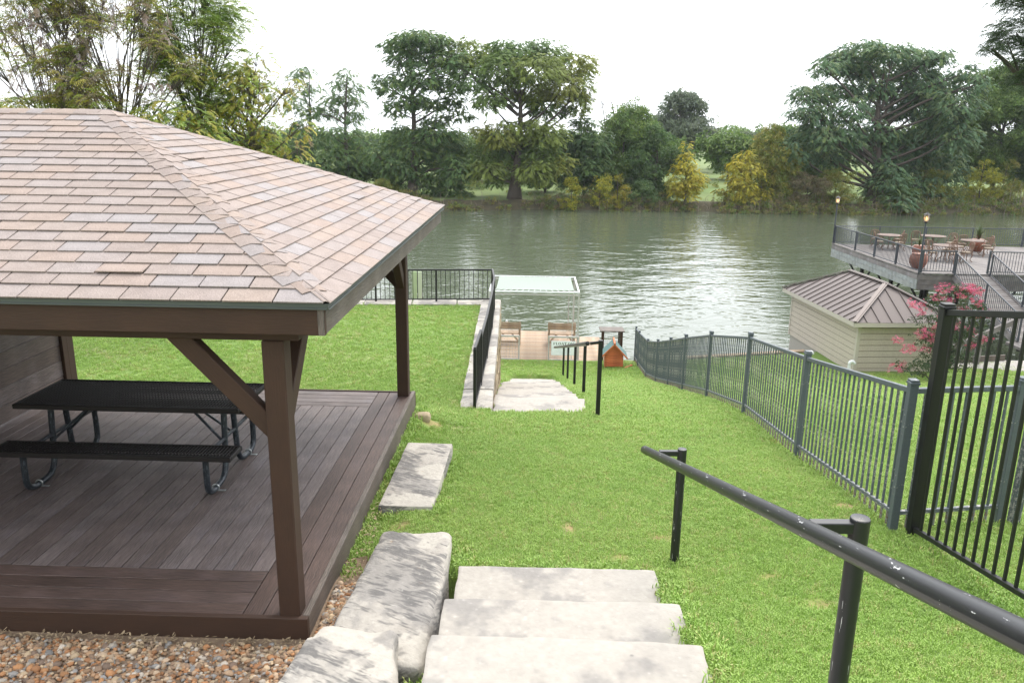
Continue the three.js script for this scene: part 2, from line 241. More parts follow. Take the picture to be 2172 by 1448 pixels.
{ // longer tufts where the mower does not reach
  const edge = (x0, z0, x1, z1, per, w = .05) => { const L = Math.hypot(x1 - x0, z1 - z0), n = Math.round(L * per); for (let i = 0; i < n; i++) { const t = R(); bladeSpots.push([lerp(x0, x1, t) + rr(-w, w), lerp(z0, z1, t) + rr(-w, w), rr(1.3, 2.5)]); } };
  edge(1.0, -5.2, 1.02, -2.4, 70); edge(-.5, -5.25, .98, -5.27, 60, .04); edge(-.5, -5.6, -.5, -5.25, 60); edge(-1.2, -5.66, -.52, -5.66, 60); edge(-.8, -8.1, -.8, -6.42, 60); edge(-1.36, -6.42, -.8, -6.42, 60, .03); edge(-1.4, -9.5, -1.4, -5.4, 45, .04); edge(-.58, -3.95, -.56, -3.0, 160, .06); edge(-1.1, -11.05, .9, -10.93, 45, .05); edge(.92, -23.4, .92, -11.0, 30, .06); edge(-1.13, -19.2, -1.12, -11.2, 30); edge(-12, -19.1, -1.1, -19.28, 20); edge(2.95, -5.75, 3.2, -13.5, 45, .07); edge(3.2, -13.5, 3.66, -26.3, 22, .07); edge(2.98, -5.6, 2.98, -3.1, 60, .05); edge(2.9, -5.85, 3.9, -5.95, 60, .05);
  for (const [x, z] of [[1.155, -5.5], [1.155, -2.5], [1.0, -10.76], [1.07, -14.7], [1.11, -18.5], [1.13, -22.3]]) for (let i = 0; i < 16; i++) bladeSpots.push([x + rr(-.07, .07), z + rr(-.07, .07), rr(1.4, 2.4)]);
}
{
  const geos = [tuft(5, 15, .027, .042, .0022), tuft(9, 13, .023, .045, .0025)];
  const half = geos.map((g, q) => bladeSpots.filter((_, i) => i % 2 === q)); const m4 = new THREE.Matrix4(), Q = new THREE.Quaternion(), c = new THREE.Color();
  geos.forEach((g, q) => {
    const im = new THREE.InstancedMesh(g, M.blade, half[q].length); im.name = numbered('grass');
    half[q].forEach(([x, z, s], i) => {
      Q.setFromEuler(new THREE.Euler(0, rr(0, 6.28), 0)); m4.compose(V(x, groundY(x, z), z), Q, V(s, s * rr(.75, 1.25), s)); im.setMatrixAt(i, m4);
      const p = clamp(.5 + 1.1 * fbm(x * .55 + 3, 0, z * .55, 4) + .6 * fbm(x * 3, 5, z * 3, 3)), y = R() < .05 + .08 * p;
      const col = y ? mixc([.46, .44, .17], [.40, .43, .12], R()) : mixc([.235, .40, .062], [.385, .52, .115], clamp(p * .5 + .4 * R()));
      const kk = rr(.9, 1.08); im.setColorAt(i, c.setRGB(col[0] * kk, col[1] * kk, col[2] * kk));
    });
    scene.add(im); tag(im, q ? 'coarser blades mixed through the mown lawn' : 'short green blades of the mown lawn', 'grass', null, 'stuff');
  });
}
// gravel ---------------------------------------------------------------
{
  const peb = (seed) => { let g = new THREE.IcosahedronGeometry(1, 1); g.deleteAttribute('uv'); g.deleteAttribute('normal'); g = mergeVertices(g); const p = g.attributes.position; for (let i = 0; i < p.count; i++) { const x = p.getX(i), y = p.getY(i), z = p.getZ(i), k = 1 + .5 * IN.noise(x * 1.3 + seed, y * 1.3, z * 1.3); p.setXYZ(i, x * k, y * k * .68, z * k * .85); } g.computeVertexNormals(); return g; };
  const bedMat = std({ map: dirtTex(901, [.12, .08, .05], [.26, .19, .13], .8), roughness: 1, bumpMap: limeBump, bumpScale: .02 });
  const xs = linesOf([[-9, -.6, .3]]), zs = linesOf([[-1, -5.7, .2]]);
  solo('gravel_bed', sheet(xs, zs, (x, z) => Math.min(groundY(x, z), 4.9 + .1 * Math.max(0, z + 4.5) + .02) + .006, bedMat), bedMat, 'brown soil under the river gravel by the deck', null, null, 'structure');
  const cols = [[.34, .21, .12], [.30, .145, .065], [.42, .31, .21], [.24, .16, .105], [.45, .39, .32], [.36, .18, .08], [.18, .125, .09], [.48, .36, .23], [.25, .235, .22], [.36, .24, .15]];
  for (let v = 0; v < 3; v++) {
    const spots = []; const n = v === 2 ? 3200 : 9500;
    for (let i = 0; i < n; i++) { const a = R(); const x = a < .82 ? rr(-6.2, -1.0) : rr(-1.42, -1.05), z = a < .82 ? rr(-4.5, -3.0) : rr(-5.25, -4.3); if (x > -1.22 && z > -4.35 && z < -3) { if (R() < .7) continue; } spots.push([x, z]); }
    const im = new THREE.InstancedMesh(peb(v * 5.3 + 2), std({ roughness: .8, bumpMap: limeBump, bumpScale: .002 }), spots.length), m4 = new THREE.Matrix4(), c = new THREE.Color();
    im.name = numbered('gravel');
    spots.forEach(([x, z], i) => { const s = (v === 2 ? rr(.018, .03) : rr(.010, .019)), y = Math.min(groundY(x, z), 4.9 + .1 * Math.max(0, z + 4.5) + .03) + rr(.0, .022); m4.compose(V(x, y, z), new THREE.Quaternion().setFromEuler(new THREE.Euler(rr(-.6, .6), rr(0, 6.28), rr(-.6, .6))), V(s, s, s * rr(.8, 1.4))); im.setMatrixAt(i, m4); const k = cols[Math.floor(R() * cols.length)]; const kk = rr(.7, 1.2); im.setColorAt(i, c.setRGB(k[0] * kk, k[1] * kk, k[2] * kk)); });
    scene.add(im); tag(im, ['tan and rust river gravel in front of the deck', 'pale mixed river gravel in front of the deck', 'larger rounded pebbles on the gravel bed'][v], 'gravel', null, 'stuff');
  }
  // dry leaves blown against the deck rim
  const P = [], U = []; for (let k = 0; k < 4; k++) { const a = k / 4, b = (k + 1) / 4, w = (t) => .13 * Math.sin(Math.PI * clamp(t, .03, .97)), y = (t) => .12 * t * t; P.push(a, y(a), -w(a), a, y(a), w(a), b, y(b), w(b), a, y(a), -w(a), b, y(b), w(b), b, y(b), -w(b)); for (let i = 0; i < 6; i++) U.push(0, 0); }
  const g = fromTris(P, U), im = new THREE.InstancedMesh(g, std({ color: lin(1, 1, 1), roughness: .9, side: THREE.DoubleSide }), 900), m4 = new THREE.Matrix4(), c = new THREE.Color(); im.name = 'leaf_litter';
  for (let i = 0; i < 900; i++) { const a = R() < .8, x = a ? rr(-4.6, -1.4) : rr(-1.4, -1.28), z = a ? -4.54 + .32 * R() * R() : rr(-6.6, -4.5), s = rr(.02, .045); m4.compose(V(x, 4.925 + rr(0, .014), z), new THREE.Quaternion().setFromEuler(new THREE.Euler(rr(-.25, .25), rr(0, 6.3), rr(-.2, .12))), V(s, s * .6, s * rr(.7, 1.6))); im.setMatrixAt(i, m4); im.setColorAt(i, c.setRGB(...mixc([.17, .12, .07], [.34, .26, .16], R()))); }
  scene.add(im); tag(im, 'dry tan leaves blown against the deck rim', 'leaves', null, 'stuff');
}
// ---------- river and far bank ----------
{
  const L = 21, N = 1024, waves = [], r = rngOf(77);
  for (let i = 0; i < 90; i++) { const lam = .17 * Math.pow(11, r()), th = (r() - .5) * 1.9 + .25, k = L / lam; const kx = Math.round(Math.sin(th) * k), kz = Math.round(Math.cos(th) * k); waves.push([kx, kz, Math.pow(lam, .85) * (.6 + .8 * r()), r() * 6.283]); }
  const H = new Float32Array(N * N); let mx = 0;
  const cs = waves.map(([kx, kz, a, p]) => { const cx = new Float32Array(N), sx = new Float32Array(N), cz = new Float32Array(N), sz = new Float32Array(N); for (let i = 0; i < N; i++) { const t = i / N * 6.283185307; cx[i] = Math.cos(kx * t + p) * a; sx[i] = Math.sin(kx * t + p) * a; cz[i] = Math.cos(kz * t); sz[i] = Math.sin(kz * t); } return [cx, sx, cz, sz]; });
  for (const [cx, sx, cz, sz] of cs) for (let j = 0; j < N; j++) for (let i = 0; i < N; i++) H[j * N + i] += cx[i] * cz[j] - sx[i] * sz[j];
  for (const h of H) mx = Math.max(mx, Math.abs(h));
  const d = new Uint8Array(N * N * 4); for (let i = 0; i < N * N; i++) { const v = Math.round(127.5 + 127 * H[i] / mx); d[i * 4] = d[i * 4 + 1] = d[i * 4 + 2] = v; d[i * 4 + 3] = 255; }
  const t = new THREE.DataTexture(d, N, N); t.wrapS = t.wrapT = THREE.RepeatWrapping; t.magFilter = THREE.LinearFilter; t.minFilter = THREE.LinearMipmapLinearFilter; t.generateMipmaps = true; t.repeat.set(1 / L, 1 / L); t.needsUpdate = true;
  M.water = new THREE.MeshPhysicalMaterial({ color: lin(.084, .101, .066), roughness: .05, ior: 1.33, bumpMap: t, bumpScale: .044 });
  const sw = []; for (let i = 0; i < 14; i++) { const lam = 1.6 + 5 * r(), th = (r() - .5) * 1.6 + .3, k = 6.283 / lam; sw.push([Math.sin(th) * k, Math.cos(th) * k, lam * .0009 * (.5 + r()), r() * 6.28]); }
  const wy = (x, z) => { const gust = .55 + .9 * sstep(-.25, .25, fbm(x * .035 + 4, 2, z * .05, 3)); let y = 0; for (const [a, b, c, p] of sw) y += c * Math.sin(a * x + b * z + p); return y * gust; };
  const xs = linesOf([[-320, -40, 20], [-40, -14, .8], [-14, 40, .3], [40, 80, .8], [80, 320, 20]]), zs = linesOf([[-19.3, -50, .22], [-50, -108, .4]]);
  solo('river_water', sheet(xs, zs, wy, M.water), M.water, 'murky green river with wind ripples', null, null, 'structure');
}
const bankEdge = (x) => -94.6 - 1.2 * Math.sin(x * .11) - .7 * Math.sin(x * .37 + 1) - (x > 20 ? .12 * (x - 20) : 0);
const bankY = (x, z) => { const t = bankEdge(x) - z; return -.5 + 1.55 * sstep(-.8, 2.6, t) + .95 * sstep(2, 26, t) + .02 * Math.min(80, Math.max(0, t - 15)) + .16 * fbm(x * .3, 1, z * .3, 3); };
{
  const fieldTex = (() => { const a = pf(32, 1001, 4), b = pf(4, 1011, 4); return tex(512, 512, (u, v) => mixc(mixc([.09, .155, .035], [.17, .20, .07], b(u, v)), [.13, .12, .06], sstep(.6, .8, a(u, v)) * .5).map((x) => x * (.75 + .5 * a(v, u))), 30, 30); })();
  const mud = std({ map: dirtTex(1301, [.045, .04, .025], [.10, .085, .045], 2), roughness: 1 });
  solo('river_bank', sheet(linesOf([[-60, 90, .6]]), linesOf([[-92, -106, .3]]), (x, z) => { const t = bankEdge(x) - z; return bankY(x, z) + (t > -1 && t < 2.6 + 1.2 * IN.noise(x * .3, 2, 7) ? .02 : -.3); }), mud, 'bare brown earth along the far waterline', null, null, 'structure');
  const fm = std({ map: fieldTex, roughness: 1 });
  solo('far_bank', sheet(linesOf([[-700, -60, 40], [-60, 90, 1], [90, 700, 40]]), linesOf([[-92, -101, .4], [-101, -130, 1.5], [-130, -900, 40]]), bankY, fm), fm, 'green pasture rising beyond the far riverbank', null, null, 'structure');
}

// ---------- limestone steps and blocks ----------
const nearSteps = [[.23, 5.15, -5.16, 1.45, 'lowest of the near limestone steps, ending in the lawn'], [.235, 5.37, -4.395, 1.5, 'second near limestone step, between the lowest and the broad one'], [.22, 5.59, -3.69, 1.47, 'broad pale limestone step beside the pitted end block'], [.2, 5.81, -2.98, 1.5, 'fourth limestone step up from the lawn, near the black handrail post'], [.2, 6.03, -2.27, 1.5, 'fifth limestone step up from the lawn']];
nearSteps.forEach(([x, y, z, w, label], i) => { const m = solo('stone_step', stone(w, .24, .98, 18, .010, 3.1 + i * 2.7, .017, (v) => { v.x += .02 * IN.noise(v.z * 4, i * 3, 1); v.z += .012 * IN.noise(v.x * 5, i * 3, 4) + (v.x > w * .35 ? .08 * (v.x / w - .35) * (i + .5) : 0); }), M.step, label, 'step', 'limestone steps by the handrail'); m.position.set(x, y - .12, z + .47); m.rotation.y = rr(-.012, .012); });
for (let k = 0; k < 14; k++) { const z = -11.9 - .885 * k, y = 4.2 - .25 * k, w = lerp(1.42, 1.62, k / 13), m = solo('stone_step', stone(w, .27, 1.02, 11, .016, 20 + k * 1.7, .03, (v) => { v.x += .05 * IN.noise(v.z * 3, k * 5, 1); }), M.step, 'pale limestone step of the long flight beside the retaining wall', 'step', 'long flight of limestone steps'); m.position.set(lerp(.15, .03, k / 13) + rr(-.03, .03), y - .135, z + .48); m.rotation.y = rr(-.015, .015); }
{
  const b1 = solo('limestone_block', stone(.66, .5, 1.7, 22, .04, 61.3, .07, (v) => { const t = v.z / 1.7 + .5; v.x += lerp(.02, -.04, t); v.x *= lerp(.86, .96, sstep(0, .5, t)); v.y += .035 * fbm(v.x * 3 + 3, 0, v.z * 2.2, 3) + .02 * t; v.z += -.05 * v.x; }), M.block, 'long pitted white and grey limestone block beside the lowest steps', 'stone block'); b1.position.set(-.875, 4.955, -4.75);
  const b2 = solo('limestone_block', stone(.7, .52, 1.3, 22, .045, 92.7, .06, (v) => { const t = v.z / 1.3 + .5; v.x *= lerp(.78, 1.1, sstep(0, .6, t)); v.x += -.02; v.y += .03 * fbm(v.x * 3 + 9, 0, v.z * 2.2, 3); if (v.x < -.2) v.z += .1; }), M.block, 'grey weathered limestone block among the gravel by the upper steps', 'stone block'); b2.position.set(-1.0, 5.10, -3.45);
  const s3 = solo('stepping_slab', stone(.5, .14, 1.54, 18, .012, 33.1, .018, (v) => { v.x += -.03 * (v.z / 1.54); }), M.block, 'flat stained limestone slab in the grass along the deck', 'stone slab'); s3.position.set(-1.09, 4.89, -7.25);
  const s4 = solo('rubble_stone', stone(.2, .12, .16, 40, .03, 71, .05), M.wallFace[2], 'small tan stone lying at the far deck corner', 'stone'); s4.position.set(-1.34, 4.8, -9.25);
}
// ---------- pavilion ----------
{
  const pav = thing('picnic_pavilion', 'brown timber picnic pavilion with shingled hip roof and deck', 'pavilion', [0, 0, 0]);
  const DY = 5.05, X1 = -1.46, X0 = -6.0, Z1 = -4.575, Z0 = -9.5;
  // deck
  const deck = sub(pav, 'deck'), bw = .14, gap = .007, T = .036;
  const lenGeo = {}; const boardGeo = (L, alongZ, v) => { const k = L.toFixed(3) + alongZ + v; if (!lenGeo[k]) lenGeo[k] = alongZ ? box(bw - gap, T, L, .003, v * .61, v * .27) : box(L, T, bw - gap, .003, v * .53, v * .31); return lenGeo[k]; };
  const bx = X1 - .04 - 3 * bw; // inner edge of the side band
  for (let i = 0; i < 3; i++) part(deck, 'deck_board', boardGeo(Z1 - Z0 - .1, true, i % 4), M.deckEdge[i % 2], [X1 - .04 - (i + .5) * bw, DY - T / 2, (Z0 + Z1) / 2]);
  for (let i = 0; i < 4; i++) for (const [zz, mats] of [[Z1 - .045 - (i + .5) * bw, M.deckEdge], [Z0 + .045 + (i + .5) * bw, M.deck]]) part(deck, 'deck_board', boardGeo(bx - X0 - .06, false, i % 4), mats[i % mats.length], [(bx + X0 + .05) / 2, DY - T / 2 + rr(-.001, .001), zz]);
  const zf = Z1 - .045 - 4 * bw, zb = Z0 + .045 + 4 * bw; let n = 0;
  for (let x = bx - bw / 2; x > X0 + .05; x -= bw, n++) part(deck, 'deck_board', boardGeo(zf - zb - .008, true, n % 4), M.deck[Math.floor(R() * 4)], [x, DY - T / 2 + rr(-.0015, .0015), (zf + zb) / 2]);
  part(deck, 'rim_board', box(X1 - X0, .2, .042, .004), M.brown, [(X0 + X1) / 2, DY - .085, Z1 - .021 + .0]); 
  part(deck, 'rim_board', box(.042, .24, Z1 - Z0 - .045, .004), M.brownGrey, [X1 - .021, DY - .105, (Z0 + Z1) / 2 - .022]);
  part(deck, 'rim_board', box(X1 - X0, .24, .042, .004), M.brown, [(X0 + X1) / 2, DY - .125, Z0 - .022]);
  part(deck, 'joist_frame', merge([-5.4, -4.2, -3.0, -1.9].map((x) => at(box(.05, .16, Z1 - Z0 - .12, .004), x, DY - .125, (Z0 + Z1) / 2)).concat([-5.2, -7, -8.8].map((z) => at(box(X1 - X0 - .12, .04, .14, .004), (X0 + X1) / 2, DY - .23, z)))), M.brownDark);
  // roof frame: everything above the posts leans back very slightly
  const ty = (z) => (-4.49 - z) * .0215;
  const PX = -1.585, PZ = [-4.675, -9.37], LX = -5.86, ps = .14;
  for (const x of [PX, LX]) for (const z of PZ) {
    const h = 6.98 + ty(z) - DY - .001, nearPost = z > -6;
    const p = part(pav, 'post', box(ps, h, ps, .008, x, z), M.brown, [x, DY + h / 2, z]);
  }
  const bh = .17;
  part(pav, 'beam', box(4.6, bh, .12, .006), M.brownDark, [(PX + LX) / 2, 6.98 + bh / 2, PZ[0]]);
  part(pav, 'beam', box(4.6, bh, .12, .006), M.brownDark, [(PX + LX) / 2, 6.98 + bh / 2 + ty(PZ[1]), PZ[1]]);
  for (const x of [PX, LX]) part(pav, 'beam', bar([x, 6.985 + bh / 2 + ty(-4.75), -4.75], [x, 6.985 + bh / 2 + ty(-9.3), -9.3], .115, bh - .012, .006), M.brownDark);
  for (const [x, s] of [[PX, -1], [LX, 1]]) for (const z of PZ) part(pav, 'knee_brace', bar([x + s * .02, 6.36 + ty(z), z], [x + s * .63, 7.02 + ty(z), z], .088, .12, .006), M.brown);
  for (const x of [PX, LX]) for (const [z, s] of [[PZ[0], -1], [PZ[1], 1]]) part(pav, 'knee_brace', bar([x, 6.36 + ty(z), z + s * .02], [x, 7.02 + ty(z), z + s * .63], .088, .12, .006), M.brown);
  // side wall of planks
  const wall = sub(pav, 'plank_wall');
  for (let i = 0; i < 10; i++) part(wall, 'wall_plank', box(.03, .192, 4.5, .006, i * .4, i * .21), M.siding[i % 3], [LX + .02 + (i % 2) * .003, DY + .11 + i * .198, -7.02]);
  part(wall, 'corner_trim', box(.07, 1.95, .1, .005), M.brown, [LX + .04, DY + .98, -9.25]);
  // roof planes
  const E1 = V(-1.2, 7.25, -4.49), E2 = V(-1.14, 7.25 + ty(-10.0) + .004, -10.0), RE = V(-3.84, 8.40, -7.25), RL = V(-6.35, 8.395, -7.25), EL1 = V(-6.35, 7.25, -4.49), EL2 = V(-6.35, 7.25 + ty(-10), -10.0);
  const roof = sub(pav, 'roof');
  const flat = (pts) => { const P = [], U = []; for (let i = 1; i < pts.length - 1; i++) for (const q of [pts[0], pts[i], pts[i + 1]]) { P.push(q.x, q.y, q.z); U.push(q.x, q.z); } return fromTris(P, U); };
  const dn = (p, d = .012) => p.clone().add(V(0, -d, 0));
  M.felt = std({ color: lin(.016, .015, .015), roughness: 1 }); M.sheath = wood(.06, .045, .035, .8);
  part(roof, 'underlay', merge([flat([E1, RE, RL, EL1].map((p) => dn(p))), flat([E1, E2, RE].map((p) => dn(p))), flat([E2, EL2, RL, RE].map((p) => dn(p)))]), M.felt);
  part(roof, 'sheathing', merge([flat([E1, RE, RL, EL1].map((p) => dn(p, .03))), flat([E1, E2, RE].map((p) => dn(p, .03))), flat([E2, EL2, RL, RE].map((p) => dn(p, .03))), flat([EL1, RL, EL2].map((p) => dn(p, .03)))]), M.sheath);
  // drip edge and fascia
  part(roof, 'drip_edge', merge([bar([EL1.x, 7.232, -4.485], [E1.x - .0, 7.232, -4.485], .006, .028, .001), bar([EL1.x, 7.214, -4.478], [E1.x, 7.214, -4.478], .012, .008, .001)]), M.galv);
  part(roof, 'drip_edge', merge([bar([-1.196, 7.232, -4.48], [-1.136, 7.232 + ty(-10), -10], .006, .028, .001), bar([-1.19, 7.214, -4.476], [-1.13, 7.214 + ty(-10), -10], .012, .008, .001)]), M.galv);
  part(roof, 'fascia', bar([EL1.x, 7.13, -4.515], [-1.222, 7.13, -4.515], .04, .165, .005), M.brown);
  part(roof, 'fascia', bar([-1.245, 7.13, -4.49], [-1.185, 7.13 + ty(-9.97), -9.97], .04, .165, .005), M.brownGrey);
  part(roof, 'fascia', bar([EL1.x, 7.125 + ty(-9.97), -9.97], [-1.2, 7.125 + ty(-9.97), -9.97], .04, .15, .005), M.brown);
  for (let x = -5.6; x < -1.5; x += .61) part(roof, 'rafter', bar([x, 7.15, -4.6], [x, 7.15 + Math.min(1.08, (x > -3.84 ? (-1.2 - x) * .41 : 1.08)), x > -3.84 ? lerp(-4.6, -7.2, (-1.2 - x) / 2.64) : -7.2], .04, .09, .003), M.sheath);
  // shingles, tab by tab
  const tones = [[.372, .305, .274], [.372, .316, .295], [.386, .303, .260], [.366, .325, .316], [.380, .311, .278], [.350, .286, .258], [.398, .316, .270], [.372, .336, .330]];
  M.shingle = tones.map((c) => std({ color: lin(...c.map((x) => x * .98)), map: granules, bumpMap: granBump, bumpScale: .003, roughness: .95 }));
  const EXP = .1295, TABW = .305, all = [];
  function tabGeo(poly, u0, v0) { // convex polygon (u, v) lying on the slope; the lower butt edge stands proud
    const P = [], U = [], hi = (v) => .0165 - .08 * (v - v0), lo = (v) => hi(v) - .0085; const c = poly.length;
    const put = (a, b, e) => { for (const q of [a, b, e]) { P.push(...q); U.push(q[0] + u0 * 3.1, q[2] + v0 * 2.3); } };
    const t = poly.map(([u, v]) => [u, hi(v), -v]), b = poly.map(([u, v]) => [u, lo(v), -v]);
    for (let i = 1; i < c - 1; i++) { put(t[0], t[i], t[i + 1]); put(b[0], b[i + 1], b[i]); }
    for (let i = 0; i < c; i++) { const j = (i + 1) % c; put(b[i], b[j], t[j]); put(b[i], t[j], t[i]); }
    return fromTris(P, U);
  }
  const clip = (poly, a, b) => { // keep the side left of a->b
    const o = [], f = (p) => (b[0] - a[0]) * (p[1] - a[1]) - (b[1] - a[1]) * (p[0] - a[0]);
    poly.forEach((p, i) => { const q = poly[(i + 1) % poly.length], fp = f(p), fq = f(q); if (fp >= 0) o.push(p); if ((fp > 0 && fq < 0) || (fp < 0 && fq > 0)) { const t = fp / (fp - fq); o.push([lerp(p[0], q[0], t), lerp(p[1], q[1], t)]); } }); return o;
  };
  const full = [0, 1, 2].map((k) => { const d = .0048; return tabGeo([[d, 0], [TABW - d, 0], [TABW - d, EXP + .02], [d, EXP + .02]], k * .37, 0); });
  function slope(O, Ux, Vx, edges, uMin, uMax, rows, seed) { // O origin on the eave, Ux along it (to the right seen from outside), Vx up the slope
    const nrm = Ux.clone().cross(Vx).normalize(), m = new THREE.Matrix4().makeBasis(Ux, nrm, Vx.clone().negate()), q = new THREE.Quaternion().setFromRotationMatrix(m), r = rngOf(seed);
    for (let k = 0; k < rows; k++) { const off = ((k * .5 + .12 * Math.sin(k * 2.1)) % 1) * TABW; for (let u = uMin - off; u < uMax; u += TABW) {
      const v = k * EXP - (k === 0 ? .02 : 0), d = .0048; let poly = [[u + d, v], [u + TABW - d, v], [u + TABW - d, v + EXP + .02], [u + d, v + EXP + .02]];
      const before = JSON.stringify(poly); for (const [a, b] of edges) poly = poly.length ? clip(poly, a, b) : poly;
      if (poly.length < 3) continue; const area = Math.abs(poly.reduce((s, p, i) => { const w = poly[(i + 1) % poly.length]; return s + p[0] * w[1] - p[1] * w[0]; }, 0)) / 2; if (area < .002) continue;
      const whole = JSON.stringify(poly) === before && k > 0, g = whole ? full[Math.floor(r() * 3)] : tabGeo(poly.map(([a, b]) => [a - u, b - v]), u, 0);
      const pos = O.clone().addScaledVector(Ux, u).addScaledVector(Vx, v).addScaledVector(nrm, rr(0, .0015, r) + .004 * Math.max(0, IN.noise(u * .8, k * .2, seed)));
      const lifted = whole && r() < .035; if (lifted) pos.addScaledVector(nrm, .011); const tilt = new THREE.Quaternion().setFromAxisAngle(V(1, 0, 0), lifted ? -.085 : rr(-.004, .012, r)), roll = new THREE.Quaternion().setFromAxisAngle(V(0, 1, 0), rr(-.006, .006, r));
      const f = r(), mi = f < .24 ? 0 : f < .4 ? 1 : f < .54 ? 2 : f < .63 ? 3 : f < .8 ? 4 : f < .88 ? 5 : f < .95 ? 6 : 7;
      all.push({ g, pos, q: q.clone().multiply(tilt).multiply(roll), mat: M.shingle[mi], dist: pos.clone().addScaledVector(Ux, .15).distanceTo(V(.0, 8.2, 0)) + (pos.x < -3.35 - .5 * k * EXP ? 20 : 0) });
    } }
  }
  // front slope
  { const U = V(1, 0, 0), O = V(E1.x, E1.y, E1.z), Vx = RE.clone().sub(V(RE.x, E1.y, E1.z)).normalize(), Ls = RE.clone().sub(V(RE.x, E1.y, E1.z)).length();
    slope(O, U, Vx, [[[0, 0], [RE.x - E1.x, Ls]], [[-9, Ls], [-10, Ls]], [[-5.15, Ls], [-5.15, 0]]].map(([a, b]) => [a, b]), -5.2, .1, 23, 41); }
  // side slope
  { const U = E2.clone().sub(E1).normalize(), O = E1.clone(), foot = O.clone().addScaledVector(U, RE.clone().sub(O).dot(U)), Vx = RE.clone().sub(foot).normalize(), Ls = RE.distanceTo(foot), ru = foot.distanceTo(O), Lu = E2.distanceTo(E1);
    slope(O, U, Vx, [[[Lu, 0], [ru, Ls]], [[ru, Ls], [0, 0]]], -.1, Lu + .1, 23, 43); }
  // rear slope
  { const U = V(-1, 0, 0), O = E2.clone(), Vx = RE.clone().sub(V(RE.x, E2.y, E2.z)).normalize(), Ls = RE.clone().sub(V(RE.x, E2.y, E2.z)).length(); const n0 = all.length;
    slope(O, U, Vx, [[[5.2, 0], [5.2, Ls]], [[9, Ls], [8, Ls]], [[-(RE.x - E2.x), Ls], [0, 0]]], -.1, 5.2, 23, 47); for (let i = n0; i < all.length; i++) all[i].dist += 20; }
  all.sort((a, b) => a.dist - b.dist);
  all.slice(0, 300).forEach((s) => { const m = part(roof, 'shingle', s.g, s.mat); m.position.copy(s.pos); m.quaternion.copy(s.q); });
  { const byMat = new Map(); for (const s of all.slice(300)) { const g = plain(s.g.clone()).applyMatrix4(new THREE.Matrix4().compose(s.pos, s.q, V(1, 1, 1))); if (!byMat.has(s.mat)) byMat.set(s.mat, []); byMat.get(s.mat).push(g); } for (const [m, l] of byMat) part(roof, 'more_shingles', merge(l), m).userData.kind = 'stuff'; }
  // hip and ridge caps
  const capGeo = (a, b, t, L, seed, W = .135) => { // wings along unit vectors a and b from the crest, length L along -t
    const P = [], U = [];
    const up = a.clone().add(b).normalize().negate();
    const sec = (lift, thick) => { const o = []; for (let i = -4; i <= 4; i++) { const s = i / 4, dir = s < 0 ? a : b, k = Math.abs(s) * W; o.push(dir.clone().multiplyScalar(k).addScaledVector(up, lift - .011 * Math.exp(-Math.pow(s * 3.2, 2)) * 1 - thick)); } return o; };
    const top0 = sec(.021, 0), top1 = sec(.0135, 0), bot0 = sec(.021, .005);
    const put = (p, q, w) => { for (const v of [p, q, w]) { P.push(v.x, v.y, v.z); U.push(v.dot(t) + seed, v.dot(a) - v.dot(b)); } };
    const f = (v) => v, bk = (v) => v.clone().addScaledVector(t, L);
    for (let i = 0; i < 8; i++) { put(f(top0[i]), f(top0[i + 1]), bk(top1[i + 1])); put(f(top0[i]), bk(top1[i + 1]), bk(top1[i])); put(f(bot0[i]), f(top0[i]), f(top0[i + 1])); put(f(bot0[i]), f(top0[i + 1]), f(bot0[i + 1])); }
    for (const i of [0, 8]) { put(f(bot0[i]), f(top0[i]), bk(top1[i])); }
    return fromTris(P, U);
  };
  M.cap = M.shingle.map((m) => { const c = m.clone(); c.side = THREE.DoubleSide; return c; });
  function caps(from, to, nA, nB, step, trim = 0) { // nA, nB: downhill directions of the two slopes beside the line
    const dir = to.clone().sub(from).normalize(), len = to.distanceTo(from) - trim, a = nA.clone().addScaledVector(dir, -nA.dot(dir)).normalize(), b = nB.clone().addScaledVector(dir, -nB.dot(dir)).normalize();
    const gs = [0, 1, 2].map((k) => capGeo(a, b, dir, step + .07, k)), small = [.03, .085].map((w) => capGeo(a, b, dir, step + .07, 1, w));
    let last = -1; for (let i = 0; i * step < len; i++) { let mi = [0, 4, 6, 1, 4, 0, 3, 2, 5][Math.floor(R() * 9)]; if (mi === last) mi = (mi + 1) % 7; last = mi; const m = part(roof, 'hip_shingle', i < 2 && Math.abs(dir.y) > .1 ? small[i] : gs[i % 3], M.cap[mi]); m.position.copy(from).addScaledVector(dir, i * step + rr(-.006, .006)); m.rotation.y = rr(-.004, .004); }
  }
  const dF = V(0, E1.y - RE.y, E1.z - RE.z).normalize(), dS = V(E1.x - RE.x, E1.y - RE.y, 0).normalize(), dB = V(0, E2.y - RE.y, E2.z - RE.z).normalize();
  caps(E1, RE, dF, dS, .152, .2); caps(E2, RE, dB, dS, .152, .2);
  caps(RL, RE.clone().add(V(.02, .004, 0)), dF, dB, .14, .22);
}
